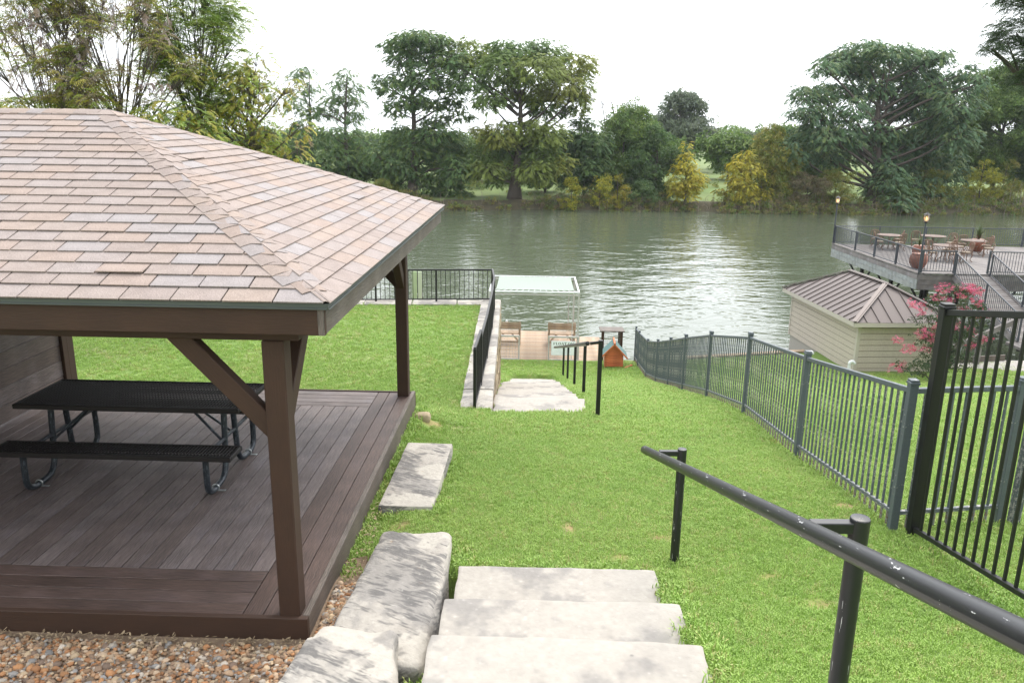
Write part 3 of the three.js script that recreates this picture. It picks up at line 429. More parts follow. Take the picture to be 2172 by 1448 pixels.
// ---------- picnic table ----------
{
  const t = thing('picnic_table', 'dark metal mesh picnic table with attached benches on the deck', 'picnic table', [-3.63, 5.05, -6.94]);
  const panel = (name, w, d, y, z, ribs, cross) => {
    const p = part(t, name, merge([at(box(w, .045, .03, .01), 0, 0, d / 2 - .015), at(box(w, .045, .03, .01), 0, 0, -d / 2 + .015), at(box(.03, .045, d - .06, .01), w / 2 - .015, 0, 0), at(box(.03, .045, d - .06, .01), -w / 2 + .015, 0, 0)]), M.tableMetal, [0, y, z]);
    const l = []; for (let i = 1; i < ribs; i++) l.push(at(box(.013, .012, d - .05, .002), -w / 2 + w * i / ribs, .012, 0)); for (let i = 1; i < cross; i++) l.push(at(box(w - .05, .009, .006, .002), 0, .009, -d / 2 + d * i / cross)); l.push(at(box(w - .05, .03, .03, .003), 0, -.012, d * .22), at(box(w - .05, .03, .03, .003), 0, -.012, -d * .22));
    part(p, 'steel_mesh', merge(l), M.tableMetal);
  };
  panel('tabletop', 2.06, .78, .755, 0, 72, 14); panel('bench_seat', 2.14, .29, .44, .60, 72, 7); panel('bench_seat', 2.14, .29, .44, -.60, 72, 7);
  for (const x of [.78, -.86]) for (const s of [1, -1]) {
    part(t, 'leg', limb(curve([[x, .42, s * .58], [x, .2, s * .59], [x, .08, s * .575], [x, .03, s * .50], [x, .03, s * .34], [x, .05, s * .23], [x, .13, s * .165], [x, .4, s * .13], [x, .74, s * .1]], 34), .028, 9), M.legMetal);
    part(t, 'leg_clamp', merge([at(new THREE.TorusGeometry(.031, .007, 6, 14), x, .03, s * .42), at(box(.08, .004, .03, .001), x + .05, .004, s * .42)]), M.silver);
    part(t, 'brace', bar([x, .34, s * .13], [x - Math.sign(x) * .42, .73, s * .02], .022, .022, .004), M.legMetal);
  }
  for (const x of [.78, -.86]) part(t, 'cross_bar', bar([x, .40, .58], [x, .40, -.58], .03, .03, .005), M.legMetal);
}
// ---------- handrails ----------
{
  const h = thing('pipe_handrail', 'black pipe handrail with chipped paint beside the near steps', 'handrail');
  const y0 = (z) => 5.955 + .325 * (z + 5.5) - .03, x = .965;
  part(h, 'rail', limb([[x - .02, y0(-5.98), -5.98], [x - .02, y0(-5.93), -5.93], [x, y0(-4), -4], [x + .02, y0(-1), -1], [x + .03, y0(.9), .9]], [.026, .033, .033, .033, .033], 20), M.blackRail);
  for (const z of [-5.5, -2.5, .4]) {
    const top = 5.975 + .325 * (z + 5.5), gy = groundY(1.15, z) - .08;
    part(h, 'post', lathe([[0, gy], [.034, gy], [.034, top - .006], [.031, top], [0, top]].map(([r, y]) => [r, y - gy]), 20), M.blackRail, [1.155, gy, z]);
    part(h, 'bracket', bar([x + .02, y0(z) + .012, z], [1.14, top - .035, z], .04, .04, .003), M.blackRail);
  }
  const l = thing('pipe_handrail', 'black pipe handrail with five posts beside the long stone flight', 'handrail');
  const P = [[1.0, -10.76], [1.07, -14.7], [1.11, -18.5], [1.13, -22.3], [1.06, -23.7]], ry = (z) => 5.36 + (z + 10.95) * .2705;
  part(l, 'rail', limb([[.83, ry(-10.95), -10.95], [.86, ry(-15), -15], [.86, ry(-20), -20], [.78, ry(-23.9), -23.9]], .033, 14), M.blackRail);
  for (const [px, z] of P) { const top = ry(z) + .05, gy = groundY(px, z) - .06; part(l, 'post', box(.06, top - gy, .06, .004), M.black, [px, (top + gy) / 2, z]); part(l, 'bracket', bar([.85, ry(z) + .0, z], [px, top - .03, z], .035, .04, .003), M.black); }
}
// ---------- fences ----------
const balGeo = {}; const bal = (h, w) => { const k = h.toFixed(2) + w; return balGeo[k] || (balGeo[k] = box(w, +h.toFixed(2), w, .001)); };
function fence(name, label, pts, H, o) { // pts: post feet
  const f = thing(name, label, 'fence');
  pts.forEach(([x, y, z], i) => { const p = part(f, 'post', box(o.post, H + o.over + .08, o.post, .003), (o.postMat || o.mat), [x, y + (H + o.over - .08) / 2, z]); if (o.cap) part(p, 'post_cap', merge([box(o.post * 1.22, .022, o.post * 1.22, .006), at(box(o.post * 1.05, .016, o.post * 1.1, .006), 0, .02, 0)]), o.mat, [0, (H + o.over + .08) / 2 + .012, 0]); });
  for (let i = 0; i < pts.length - 1; i++) {
    if (o.skip && o.skip.includes(i)) continue;
    const a = V(...pts[i]), b = V(...pts[i + 1]), d = b.clone().sub(a), L = Math.hypot(d.x, d.z);
    part(f, 'top_rail', bar([a.x, a.y + H, a.z], [b.x, b.y + H, b.z], o.rail, o.rail, .003), o.mat);
    part(f, 'bottom_rail', bar([a.x, a.y + o.low, a.z], [b.x, b.y + o.low, b.z], o.rail * .8, o.rail * .8, .003), o.lowMat || o.mat);
    const n = Math.round(L / o.gap), r0 = o.low - (o.tail || 0), h = H - r0 - o.rail * .3;
    for (let k = 1; k < n; k++) { const p = a.clone().lerp(b, k / n); part(f, 'baluster', bal(h, o.bal), o.bals ? o.bals[Math.floor(R() * o.bals.length)] : o.mat, [p.x, p.y + r0 + h / 2, p.z], [0, Math.atan2(-d.z, d.x), 0]); if (o.tail) part(f, 'baluster_foot', bal(o.tail - .01, o.bal * .9), M.rust, [p.x, p.y + r0 - .008 + o.tail / 2 - .0, p.z]).scale.set(1.12, 1, 1.12); }
  }
  return f;
}
const wf = { post: .045, over: .0, rail: .04, bal: .016, gap: .115, low: .07, mat: M.black };
fence('metal_fence', 'black metal fence along the river edge of the upper terrace', [[-1.0, 4.16, -19.66], [-2.41, 4.16, -19.5], [-3.93, 4.15, -19.36], [-5.4, 4.15, -19.22], [-6.9, 4.15, -19.08]], .82, wf);
fence('metal_fence', 'long black metal fence panels on the retaining wall above the steps', [[-.80, 4.245, -12.32], [-.80, 4.225, -13.95], [-.83, 4.2, -16.3], [-.88, 4.17, -18.3], [-.99, 4.16, -19.6]], .84, wf);
fence('metal_fence', 'short black metal fence panel ending the retaining wall fence uphill', [[-.815, 4.25, -11.12], [-.80, 4.25, -12.26]], .95, wf);
const gy = (x, z) => [x, groundY(x, z) - .01, z];
const gf = { post: .062, over: .05, rail: .04, bal: .017, gap: .118, low: .16, tail: .13, cap: true, mat: M.grey, postMat: M.grey, lowMat: M.greyWorn, bals: [M.grey, M.greyWorn, M.grey, M.greyWorn, M.greyWorn] };
fence('picket_fence', 'weathered grey metal picket fence running down the lawn to the water', [gy(3.86, -5.95), gy(2.9, -5.72), gy(3.03, -8.3), gy(3.17, -11.0), gy(3.2, -13.5), gy(3.25, -15.9), gy(3.38, -18.3), gy(3.48, -20.7), gy(3.58, -23.1), gy(3.64, -25.4), gy(3.66, -26.4)], 1.17, gf);
fence('metal_fence', 'tall black metal fence panel with round topped post above the picket fence', [[3.0, 5.27, -5.6], [2.98, 5.79, -3.05]], 1.76, { post: .075, over: .03, rail: .045, bal: .018, gap: .118, low: .05, cap: true, mat: M.black });
{ const p = thing('fence_post', 'single weathered grey fence post beside the tall black panel', 'post'); part(p, 'shaft', box(.07, 1.3, .07, .003), M.greyWorn, [0, .6, 0]); part(p, 'post_cap', box(.095, .028, .095, .006), M.grey, [0, 1.263, 0]); p.position.set(3.99, groundY(3.99, -5.95) - .02, -5.95); }
// ---------- retaining walls ----------
function stoneWall(name, label, a, b, thick, topY, footY, len, hgt, faceSide, faced = true) { // a, b: [x, z] of the cap's middle line
  const w = thing(name, label, 'stone wall'); const A = V(a[0], 0, a[1]), B = V(b[0], 0, b[1]), D = B.clone().sub(A), L = D.length(); D.normalize(); const ang = Math.atan2(-D.z, D.x), side = V(-D.z, 0, D.x).multiplyScalar(faceSide);
  let s = 0, k = 0; while (s < L - .05) { const l = Math.min(L - s, rr(.75, 1.35)), m = A.clone().addScaledVector(D, s + l / 2); part(w, 'cap_stone', stone(l - .012, .17, thick, 9, .022, k * 3.7 + a[0], .03), M.wallStone, [m.x, topY(m) - .085 + rr(-.01, .01), m.z], [0, ang, 0]); s += l; k++; }
  const core = []; const cg = []; for (let i = 0; i < 6; i++) { const m0 = A.clone().addScaledVector(D, L * i / 6), m1 = A.clone().addScaledVector(D, L * (i + 1) / 6), mm = m0.clone().lerp(m1, .5), y1 = topY(mm) - .16, y0 = footY(mm) - .4; if (y1 - y0 < .05) continue; cg.push(at(box(L / 6, y1 - y0, thick - .16, .01), mm.x, (y0 + y1) / 2, mm.z, 0, ang, 0)); }
  part(w, 'wall_core', merge(cg), M.wallFace[1]);
  const variants = [0, 1, 2, 3].map((v) => stone(len * (.92 + .05 * v), hgt, .16, 10, .03, v * 7.1 + 1, .035));
  let row = 0; if (faced) for (let dy = .17; dy < 5; dy += hgt * .94, row++) for (let q = (row % 2) * len * .5 - .2; q < L; q += len) { const m = A.clone().addScaledVector(D, clamp(q + len / 2, .2, L - .1)); const y = topY(m) - dy - hgt / 2; if (y < footY(m) - .25) continue; m.addScaledVector(side, thick / 2 - .075 + rr(-.02, .012)); part(w, 'wall_stone', variants[Math.floor(R() * 4)], M.wallFace[Math.floor(R() * 3)], [m.x, y, m.z], [0, ang + rr(-.05, .05), rr(-.02, .02)]); }
  return w;
}
stoneWall('retaining_wall', 'limestone retaining wall holding the terrace above the steps', [-.80, -11.12], [-1.02, -19.75], .5, (m) => lerp(4.29, 4.2, (-11.1 - m.z) / 8.6), (m) => lawnY(m.z), .5, .22, 1);
stoneWall('river_wall', 'limestone wall along the water below the terrace fence', [-.85, -19.62], [-14, -18.4], .55, () => 4.17, () => 0, .95, .36, 1, false);

// ---------- river dock below the steps ----------
M.pine = [[.50, .36, .24], [.46, .32, .21], [.54, .41, .29], [.43, .31, .22]].map((c) => wood(...c.map((x) => x * .72), .8));
M.pineGrey = wood(.30, .22, .15, .8);
{
  const d = thing('river_dock', 'pale plank dock at the water below the lawn', 'dock'), y = .6, bw = .14; const L1 = box(3.8, .035, bw - .008, .003), L2 = box(1.0, .035, bw - .008, .003, .7, .3);
  for (let z = -26.5, k = 0; z > -31.2; z -= bw, k++) { part(d, 'dock_board', L1, M.pine[k * 7 % 4], [-.2, y - .018 + rr(-.002, .002), z]); if (z > -30.4) part(d, 'dock_board', L2, M.pine[(k * 5 + 1) % 4], [2.21, y - .018 + rr(-.002, .002), z]); }
  part(d, 'rim_board', box(4.86, .16, .04, .004), M.pineGrey, [.29, y - .08, -26.41]); part(d, 'rim_board', box(.04, .16, 4.0, .004), M.pineGrey, [2.73, y - .09, -28.42]); part(d, 'rim_board', box(.04, .16, .8, .004), M.pineGrey, [1.72, y - .09, -30.85]);
  for (const x of [-1.8, .2, 2.5]) for (const z of [-27, -29.8]) part(d, 'pile', limb([[x, -1.5, z], [x, y - .06, z]], .09, 10), M.pineGrey);
}
function dockBench(x0, x1, z, label) {
  const b = thing('dock_bench', label, 'bench', [(x0 + x1) / 2, .6, z], 0, 'benches on the dock'), w = x1 - x0;
  for (const s of [-1, 1]) { part(b, 'leg', box(.07, .92, .05, .004), M.pineGrey, [s * (w / 2 - .05), .46, .14]); part(b, 'leg', box(.07, .42, .05, .004), M.pineGrey, [s * (w / 2 - .05), .21, -.34]); part(b, 'brace', bar([s * (w / 2 - .09), .16, .15], [s * (w / 2 - .34), .44, .15], .03, .06, .003), M.pine[1]); }
  for (let i = 0; i < 3; i++) part(b, 'back_slat', box(w, .085, .03, .004), M.pine[i], [0, .67 + i * .092, .18]);
  for (let i = 0; i < 4; i++) part(b, 'seat_slat', box(w, .035, .12, .004), M.pine[(i + 1) % 4], [0, .44, .06 - i * .135]);
  part(b, 'stretcher', box(w - .1, .08, .03, .004), M.pineGrey, [0, .12, .15]);
}
dockBench(.66, 1.72, -29.0, 'slatted timber bench on the dock behind the white sign'); dockBench(-1.35, -.36, -29.0, 'slatted timber bench on the dock beside the retaining wall');
M.wire = std({ color: lin(.48, .46, .45), roughness: .5, metalness: .3 });
function wireGate(x0, x1, label) {
  const g = thing('wire_gate', label, 'gate', [(x0 + x1) / 2, .6, -26.72], 0, 'wire gates across the dock'), w = x1 - x0, H = .86;
  for (const s of [-1, 1]) part(g, 'stile', box(.045, H, .045, .004), M.alum, [s * (w / 2 - .022), H / 2, 0]);
  part(g, 'top_rail', box(w, .055, .05, .004), M.alum, [0, H + .028, 0]); part(g, 'bottom_rail', box(w - .09, .04, .04, .004), M.alum, [0, .05, 0]);
  const l = []; for (let x = -w / 2 + .1; x < w / 2 - .05; x += .1) l.push(at(box(.006, H - .06, .006, .001), x, H / 2 + .03, 0)); for (let y = .14; y < H; y += .1) l.push(at(box(w - .09, .006, .006, .001), 0, y, .006)); part(g, 'wire_mesh', merge(l), M.wire);
}
wireGate(.635, 1.73, 'wire mesh dock gate carrying the white sign'); wireGate(-1.42, -.37, 'wire mesh dock gate beside the retaining wall');
{ // sign
  const c = document.createElement('canvas'); c.width = 512; c.height = 330; const q = c.getContext('2d'); q.fillStyle = '#eff3f7'; q.fillRect(0, 0, 512, 330); q.fillStyle = '#2c3438'; q.font = 'bold 84px serif'; q.textAlign = 'center'; q.fillText('FLOAT ON', 256, 84);
  q.fillStyle = '#9fb0ba'; for (const [y, a, b] of [[112, 130, 380], [150, 90, 420], [176, 120, 390], [214, 150, 360], [240, 100, 410], [272, 170, 340]]) for (let x = a; x < b; x += 22) q.fillRect(x, y, 15, 5);
  const t = new THREE.CanvasTexture(c); t.colorSpace = THREE.SRGBColorSpace; const face = new THREE.PlaneGeometry(.84, .5);
  const s = thing('dock_sign', 'white FLOAT ON sign hung on the dock gate', 'sign', [1.175, 1.09, -26.66]); part(s, 'board', box(.86, .52, .012, .003), M.white = std({ color: lin(.72, .74, .75), roughness: .5 }), [0, 0, -.008]); part(s, 'print', face, std({ map: t, roughness: .5 }), [0, 0, .004]);
}
{ // canopy
  const c = thing('shade_canopy', 'pale green shade canopy on a white frame over the dock', 'canopy'), y = 3.06, x0 = -1.45, x1 = 1.67, z0 = -29.95, z1 = -26.82;
  for (const x of [x0, x1]) for (const z of [z0, z1]) { part(c, 'post', box(.055, y - .6, .055, .004), M.alum, [x, (y + .6) / 2, z]); if (x === x1) part(c, 'post_strut', box(.03, y - .6, .03, .003), M.alum, [x - .2, (y + .6) / 2, z]); }
  const lacing = []; for (const [a, b] of [[[x0, y, z0], [x1, y, z0]], [[x0, y, z1], [x1, y, z1]], [[x0, y, z0], [x0, y, z1]], [[x1, y, z0], [x1, y, z1]]]) { part(c, 'frame_bar', bar(a, b, .05, .05, .004), M.white); part(c, 'frame_bar', bar([a[0], y - .1, a[2]], [b[0], y - .1, b[2]], .03, .03, .003), M.alum); }
  for (let k = 0; k <= 14; k++) { const t = k / 14; lacing.push(bar([lerp(x0, x1, t), y + .02, z1 - .01], [lerp(x0 + .24, x1 - .2, t), y + .03, z1 - .26], .01, .01, .001), bar([lerp(x0, x1, t), y + .02, z0 + .01], [lerp(x0 + .24, x1 - .2, t), y + .03, z0 + .28], .01, .01, .001)); }
  part(c, 'lacing', merge(lacing), M.white);
  const g = sheet(linesOf([[x0 + .22, x1 - .17, .2]]), linesOf([[z1 - .22, z0 + .25, .2]]), (x, z) => y + .035 - .03 * Math.sin(clamp((x - x0) / (x1 - x0)) * 3.14) * Math.sin(clamp((z - z1) / (z0 - z1)) * 3.14));
  part(c, 'fabric', g, new THREE.MeshPhysicalMaterial({ color: lin(.225, .30, .235), roughness: .9, side: THREE.DoubleSide, transmission: .25, thickness: 0 }));
}
{ // hutch
  const h = thing('animal_hutch', 'orange wooden hutch with teal pitched roof by the fence foot', 'hutch', [2.82, groundY(2.82, -25.4) - .02, -25.5], -.05); const or = [[.46, .12, .045], [.42, .105, .04], [.5, .14, .055]].map((c) => wood(...c, .65)), w = .62, dp = .6;
  for (let i = 0; i < 5; i++) part(h, 'wall_board', box(w, .082, .025, .006), or[i % 3], [0, .12 + i * .084, dp / 2]);
  const gable = new THREE.ExtrudeGeometry(new THREE.Shape([new THREE.Vector2(-w / 2, 0), new THREE.Vector2(w / 2, 0), new THREE.Vector2(0, .32)]), { depth: .024, bevelEnabled: false }); part(h, 'gable', gable, or[1], [0, .5, dp / 2 - .012]); part(h, 'gable', gable, or[1], [0, .5, -dp / 2 - .012]);
  for (const s of [-1, 1]) { part(h, 'side_wall', box(.025, .43, dp - .03, .004), or[0], [s * (w / 2 - .02), .29, 0]); part(h, 'roof_panel', bar([s * .44, .40, 0], [0, .87, 0], dp + .16, .022, .004), std({ color: lin(.12, .22, .21), roughness: .85, map: granules })); part(h, 'barge_board', bar([s * .45, .38, dp / 2 + .09], [0, .855, dp / 2 + .09], .02, .05, .004), or[2]); part(h, 'leg', box(.05, .1, .05, .004), or[1], [s * .26, .04, dp / 2 - .06]); part(h, 'leg', box(.05, .1, .05, .004), or[1], [s * .26, .04, -dp / 2 + .06]); }
  part(h, 'back_wall', box(w - .04, .43, .024, .004), or[2], [0, .29, -dp / 2]); part(h, 'floor', box(w - .01, .03, dp - .04, .004), or[0], [0, .07, 0]); part(h, 'ridge_cap', limb([[0, .885, dp / 2 + .12], [0, .885, -dp / 2 - .1]], .035, 8), or[2]);
  const f = thing('timber_stand', 'brown open timber frame with wire standing behind the orange hutch', 'frame', [2.9, .6, -26.95]); for (const s of [-1, 1]) { part(f, 'post', box(.09, 1.06, .09, .006), M.brown, [s * .33, .53, 0]); part(f, 'post', box(.07, 1.0, .07, .006), M.brownDark, [s * .3, .5, -.5]); } part(f, 'top_board', box(.86, .04, .66, .006), M.brownGrey, [0, 1.08, -.25]); part(f, 'rail', box(.58, .06, .04, .004), M.brown, [0, .2, 0]); const l = []; for (let i = -3; i < 4; i++) l.push(at(box(.005, .84, .005, .001), i * .08, .63, 0)); for (let i = 0; i < 9; i++) l.push(at(box(.58, .005, .005, .001), 0, .28 + i * .09, .004)); part(f, 'wire_mesh', merge(l), M.wire);
  const p = thing('garden_edging', 'short orange timber edging board by the hutch', 'board', [3.3, groundY(3.3, -25.3), -25.25], .9); part(p, 'board', box(.5, .07, .04, .004), or[1], [0, .02, 0]); part(p, 'stake', box(.03, .16, .03, .003), or[2], [.2, -.02, -.036]);
  const s = thing('mooring_post', 'white mooring post at the dock edge past the benches', 'post', [-.98, 0, -31.25]); part(s, 'shaft', limb([[0, -1, 0], [0, .98, 0]], .05, 10), M.white); part(s, 'cap', limb([[0, .98, 0], [0, 1.03, 0]], [.06, .02], 10), M.white);
}
{ // boards beyond the terrace fence
  const g = thing('upright_boards', 'pale green upright boards standing behind the black terrace fence', 'boards', [-3.06, 0, -20.6]); for (let i = 0; i < 2; i++) part(g, 'board', box(.125, 6.0, .03, .01), std({ color: lin(.42 + i * .1, .52 + i * .06, .30 + i * .12), roughness: .5 }), [-.07 + i * .14, 1.75, i * .02]); part(g, 'batten', box(.3, .08, .03, .004), M.white, [0, 4.1, -.04]);
}
{ // timber seawall of the neighbouring lawn
  const w = thing('seawall', 'weathered timber seawall edging the neighbouring lawn', 'seawall'); const a = [3.85, -26.5], b = [10.2, -28.25]; for (let i = 0; i < 8; i++) { const p = [lerp(a[0], b[0], i / 8), lerp(a[1], b[1], i / 8)], q = [lerp(a[0], b[0], (i + 1) / 8), lerp(a[1], b[1], (i + 1) / 8)]; part(w, 'cap_board', bar([p[0], .76, p[1]], [q[0], .76, q[1]], .24, .06, .006), M.pineGrey); part(w, 'face_board', bar([p[0], .2, p[1] - .05], [q[0], .2, q[1] - .05], .06, 1.05, .006), M.brownGrey); }
}
// ---------- siding shed ----------
M.sidingCream = std({ color: lin(.50, .445, .375), roughness: .6, map: dirtTex(1101, [.85, .84, .82], [1, 1, 1], 1.5) }); M.trimCream = std({ color: lin(.47, .435, .375), roughness: .55 });
M.roofMetal = std({ color: lin(.125, .103, .096), roughness: .55, metalness: .25 });
{
  const s = thing('pump_shed', 'cream siding shed with brown standing seam metal hip roof', 'shed', [10.85, .72, -25.45], .07); const W = 3.0, Dp = 5.6, H = 1.72; // local: near corner at origin, x right, z away is negative
  part(s, 'foundation', box(W - .08, 2.2, Dp - .08, .02), std({ color: lin(.34, .32, .28), roughness: .95 }), [W / 2, -1.07, -Dp / 2]);
  const fw = sub(s, 'front_wall'), lw = sub(s, 'side_wall'), bh = .2;
  for (let i = 0; i * bh < H - .02; i++) { part(fw, 'siding_board', box(W - .02, bh - .016, .02, .003), M.sidingCream, [W / 2, i * bh + bh / 2, -.006], [-.03, 0, 0]); part(lw, 'siding_board', box(.02, bh - .016, Dp - .02, .003), M.sidingCream, [.006, i * bh + bh / 2, -Dp / 2], [0, 0, -.03]); }
  part(s, 'inner_wall', box(W - .06, H, Dp - .06, .01), std({ color: lin(.10, .085, .07), roughness: 1 }), [W / 2, H / 2, -Dp / 2]);  // coloured dark so the gaps read as shadow lines under the siding boards
  for (const [x, z] of [[0, 0], [W, 0], [0, -Dp], [W, -Dp]]) part(s, 'corner_board', box(.11, H, .11, .006), M.trimCream, [x + (x ? -.03 : .03), H / 2, z + (z ? .03 : -.03)]);
  const e = .32, a = V(-e, H + .12, e), b = V(W + e, H + .12, e), c = V(W + e, H + .12, -Dp - e), d = V(-e, H + .12, -Dp - e), rh = .98, r1 = V(W / 2, H + .12 + rh, -1.45), r2 = V(W / 2, H + .12 + rh, -Dp + 1.45);
  part(s, 'fascia', merge([bar([-e + .02, H + .04, e - .02], [W + e - .02, H + .04, e - .02], .03, .15, .003), bar([-e + .02, H + .04, -Dp - e], [W + e, H + .04, -Dp - e], .03, .15, .003), bar([-e + .02, H + .04, e - .05], [-e + .02, H + .04, -Dp - e + .03], .03, .15, .003), bar([W + e - .02, H + .04, e - .05], [W + e - .02, H + .04, -Dp - e + .03], .03, .15, .003)]), M.trimCream);
  part(s, 'soffit', box(W + 2 * e - .08, .02, Dp + 2 * e - .08, .002), M.trimCream, [W / 2, H + .015, -Dp / 2]);
  const roof = sub(s, 'roof'), f = (pts) => { const P = [], U = []; for (let i = 1; i < pts.length - 1; i++) for (const q of [pts[0], pts[i], pts[i + 1]]) { P.push(q.x, q.y, q.z); U.push(q.x, q.z); } return fromTris(P, U); };
  for (const q of [[a, b, r1], [b, c, r2, r1], [c, d, r2], [d, a, r1, r2]]) part(roof, 'metal_panel', f(q), M.roofMetal);
  const seam = (p, q) => part(roof, 'seam', bar([p.x, p.y + .018, p.z], [q.x, q.y + .018, q.z], .02, .038, .003), M.roofMetal);
  const cap = (p, q) => part(roof, 'ridge_cap', merge([bar([p.x, p.y + .035, p.z], [q.x, q.y + .035, q.z], .19, .02, .004), bar([p.x, p.y + .05, p.z], [q.x, q.y + .05, q.z], .09, .018, .004)]), M.roofMetal);
  cap(a, r1); cap(b, r1); cap(c, r2); cap(d, r2); cap(r1, r2);
  for (let z = e - .42; z > -Dp - e; z -= .42) { const t = z > r1.z ? (e - z) / (e - r1.z) : z < r2.z ? (z + Dp + e) / (r2.z + Dp + e) : 1; for (const [x, sx] of [[-e, 1], [W + e, -1]]) seam(V(x, H + .12, z), V(x + sx * (W / 2 + e) * t, H + .12 + rh * t, z)); }
  for (let x = -e + .42; x < W + e; x += .42) { const t = 1 - Math.abs(x - W / 2) / (W / 2 + e); seam(V(x, H + .12, e), V(x, H + .12 + rh * t, lerp(e, r1.z, t))); }
  for (const [x, z, label, h] of [[9.45, -25.9, 'white vent pipe in the lawn at the far shed corner', .5], [10.55, -25.1, 'short white vent pipe beside the near shed corner', .34]]) { const p = thing('vent_pipe', label, 'pipe', [x, groundY(x, z) - .05, z]); part(p, 'stem', limb([[0, 0, 0], [0, h, 0]], .05, 12), M.white); part(p, 'elbow', limb(curve([[0, h, 0], [.02, h + .08, 0], [.1, h + .1, 0], [.16, h + .02, 0]], 10), .055, 12), M.white); }
}
// ---------- raised river deck ----------
M.greyWood = [[.175, .158, .147], [.15, .134, .126], [.20, .183, .175]].map((c) => wood(...c, .85)); M.paleWood = wood(.27, .285, .27, .85); M.steel = std({ color: lin(.055, .062, .075), roughness: .45 }); M.pile = std({ color: lin(.022, .021, .02), roughness: .8 });
const DK = { x0: 17.1, x1: 28, z1: -34.7, z0: -44.9, y: 2.7 };
{
  const d = thing('raised_deck', 'raised grey plank river deck standing on dark piles', 'deck'), { x0, x1, z1, z0, y } = DK, bw = .15, n = Math.floor((z1 - z0) / bw), g = box(x1 - x0, .04, bw - .01, .003);
  for (let i = 0; i < n; i++) part(d, 'deck_board', g, M.greyWood[i * 7 % 3], [(x0 + x1) / 2, y - .02 + rr(-.003, .003), z1 - (i + .5) * bw]);
  for (let i = 0; i < 3; i++) { part(d, 'fascia_board', box(.05, .22, z1 - z0 + .04, .006, i * .3, i * .2), i ? M.paleWood : M.greyWood[2], [x0 - .03, y - .16 - i * .228, (z0 + z1) / 2]); part(d, 'fascia_board', box(x1 - x0, .22, .05, .006, i * .5), i ? M.greyWood[1] : M.greyWood[0], [(x0 + x1) / 2, y - .16 - i * .228, z1 + .03]); }
  part(d, 'edge_board', box(.2, .05, z1 - z0 + .1, .005), M.greyWood[0], [x0 + .02, y + .008, (z0 + z1) / 2]); part(d, 'edge_board', box(x1 - x0 - .2, .05, .2, .005), M.greyWood[2], [(x0 + x1) / 2 + .1, y + .008, z1 + .02]);
  for (const x of [18.2, 21.6, 25.2]) for (const z of [-36, -39.6, -43.2]) { part(d, 'pile', limb([[x, -2, z], [x, y - .6, z]], .1, 10), M.pile); for (const s of [-1, 1]) part(d, 'pile_brace', bar([x, .7, z], [x + s * .9, y - .55, z], .06, .08, .004), M.pile); }
  part(d, 'girder', merge([-36, -39.6, -43.2].map((z) => at(box(x1 - x0 - 1, .16, .12, .004), (x0 + x1) / 2, y - .66, z))), M.pile);
}
fence('deck_railing', 'dark metal railing round the raised river deck', [[17.14, 2.72, -34.72], [17.14, 2.72, -37.1], [17.14, 2.72, -39.5], [17.14, 2.72, -41.9], [17.14, 2.72, -44.85], [19.6, 2.72, -44.85], [22.2, 2.72, -44.85], [24.8, 2.72, -44.85], [27.6, 2.72, -44.85], [27.9, 2.72, -42.4]], .98, { post: .07, over: .04, rail: .045, bal: .018, gap: .13, low: .09, mat: M.steel });
fence('deck_railing', 'short dark railing between the deck lamp and the gangway', [[17.2, 2.72, -34.72], [18.62, 2.72, -34.72]], .98, { post: .07, over: .04, rail: .045, bal: .018, gap: .13, low: .09, mat: M.steel });
fence('deck_railing', 'dark deck railing past the gangway top', [[20.1, 2.72, -34.72], [22.4, 2.72, -34.72], [25, 2.72, -34.72], [27.8, 2.72, -34.72]], .98, { post: .07, over: .04, rail: .045, bal: .018, gap: .13, low: .09, mat: M.steel });
{ // gangway
  const g = thing('deck_gangway', 'sloping plank gangway with railings from the shore to the raised deck', 'gangway'), y0 = 2.66, zA = -34.62, zB = -29.4, sl = (2.66 - .95) / (zB - zA), Y = (z) => y0 - (z - zA) * sl, xa = 18.62, xb = 20.1;
  const n = 34, bg = box(xb - xa, .04, .142, .003); for (let i = 0; i < n; i++) { const z = lerp(zA, zB, (i + .5) / n); part(g, 'gangway_board', bg, M.greyWood[i * 5 % 3], [(xa + xb) / 2, Y(z), z], [Math.atan(sl), 0, 0]); }
  for (const x of [xa - .03, xb + .03]) { part(g, 'stringer', bar([x, Y(zA) - .08, zA], [x, Y(zB) - .08, zB], .06, .26, .005), M.greyWood[2]); for (let k = 0; k <= 2; k++) { const z = lerp(zA + .1, zB, k / 2); part(g, 'rail_post', box(.06, 1.05, .06, .003), M.steel, [x, Y(z) + .48, z]); } part(g, 'top_rail', bar([x, Y(zA) + .98, zA], [x, Y(zB) + .98, zB], .045, .045, .003), M.steel); part(g, 'bottom_rail', bar([x, Y(zA) + .1, zA], [x, Y(zB) + .1, zB], .035, .035, .003), M.steel); for (let z = zA + .13; z < zB; z += .13) part(g, 'baluster', bal(.87, .018), M.steel, [x, Y(z) + .54, z]); }
  part(g, 'landing', merge([at(box(2.4, .12, 1.6, .01), 19.4, .9, -28.7)]), M.greyWood[1]); for (const x of [18.5, 20.2]) part(g, 'pile', limb([[x, -2, -31.8], [x, 1.6, -31.8]], .09, 10), M.pile);
}
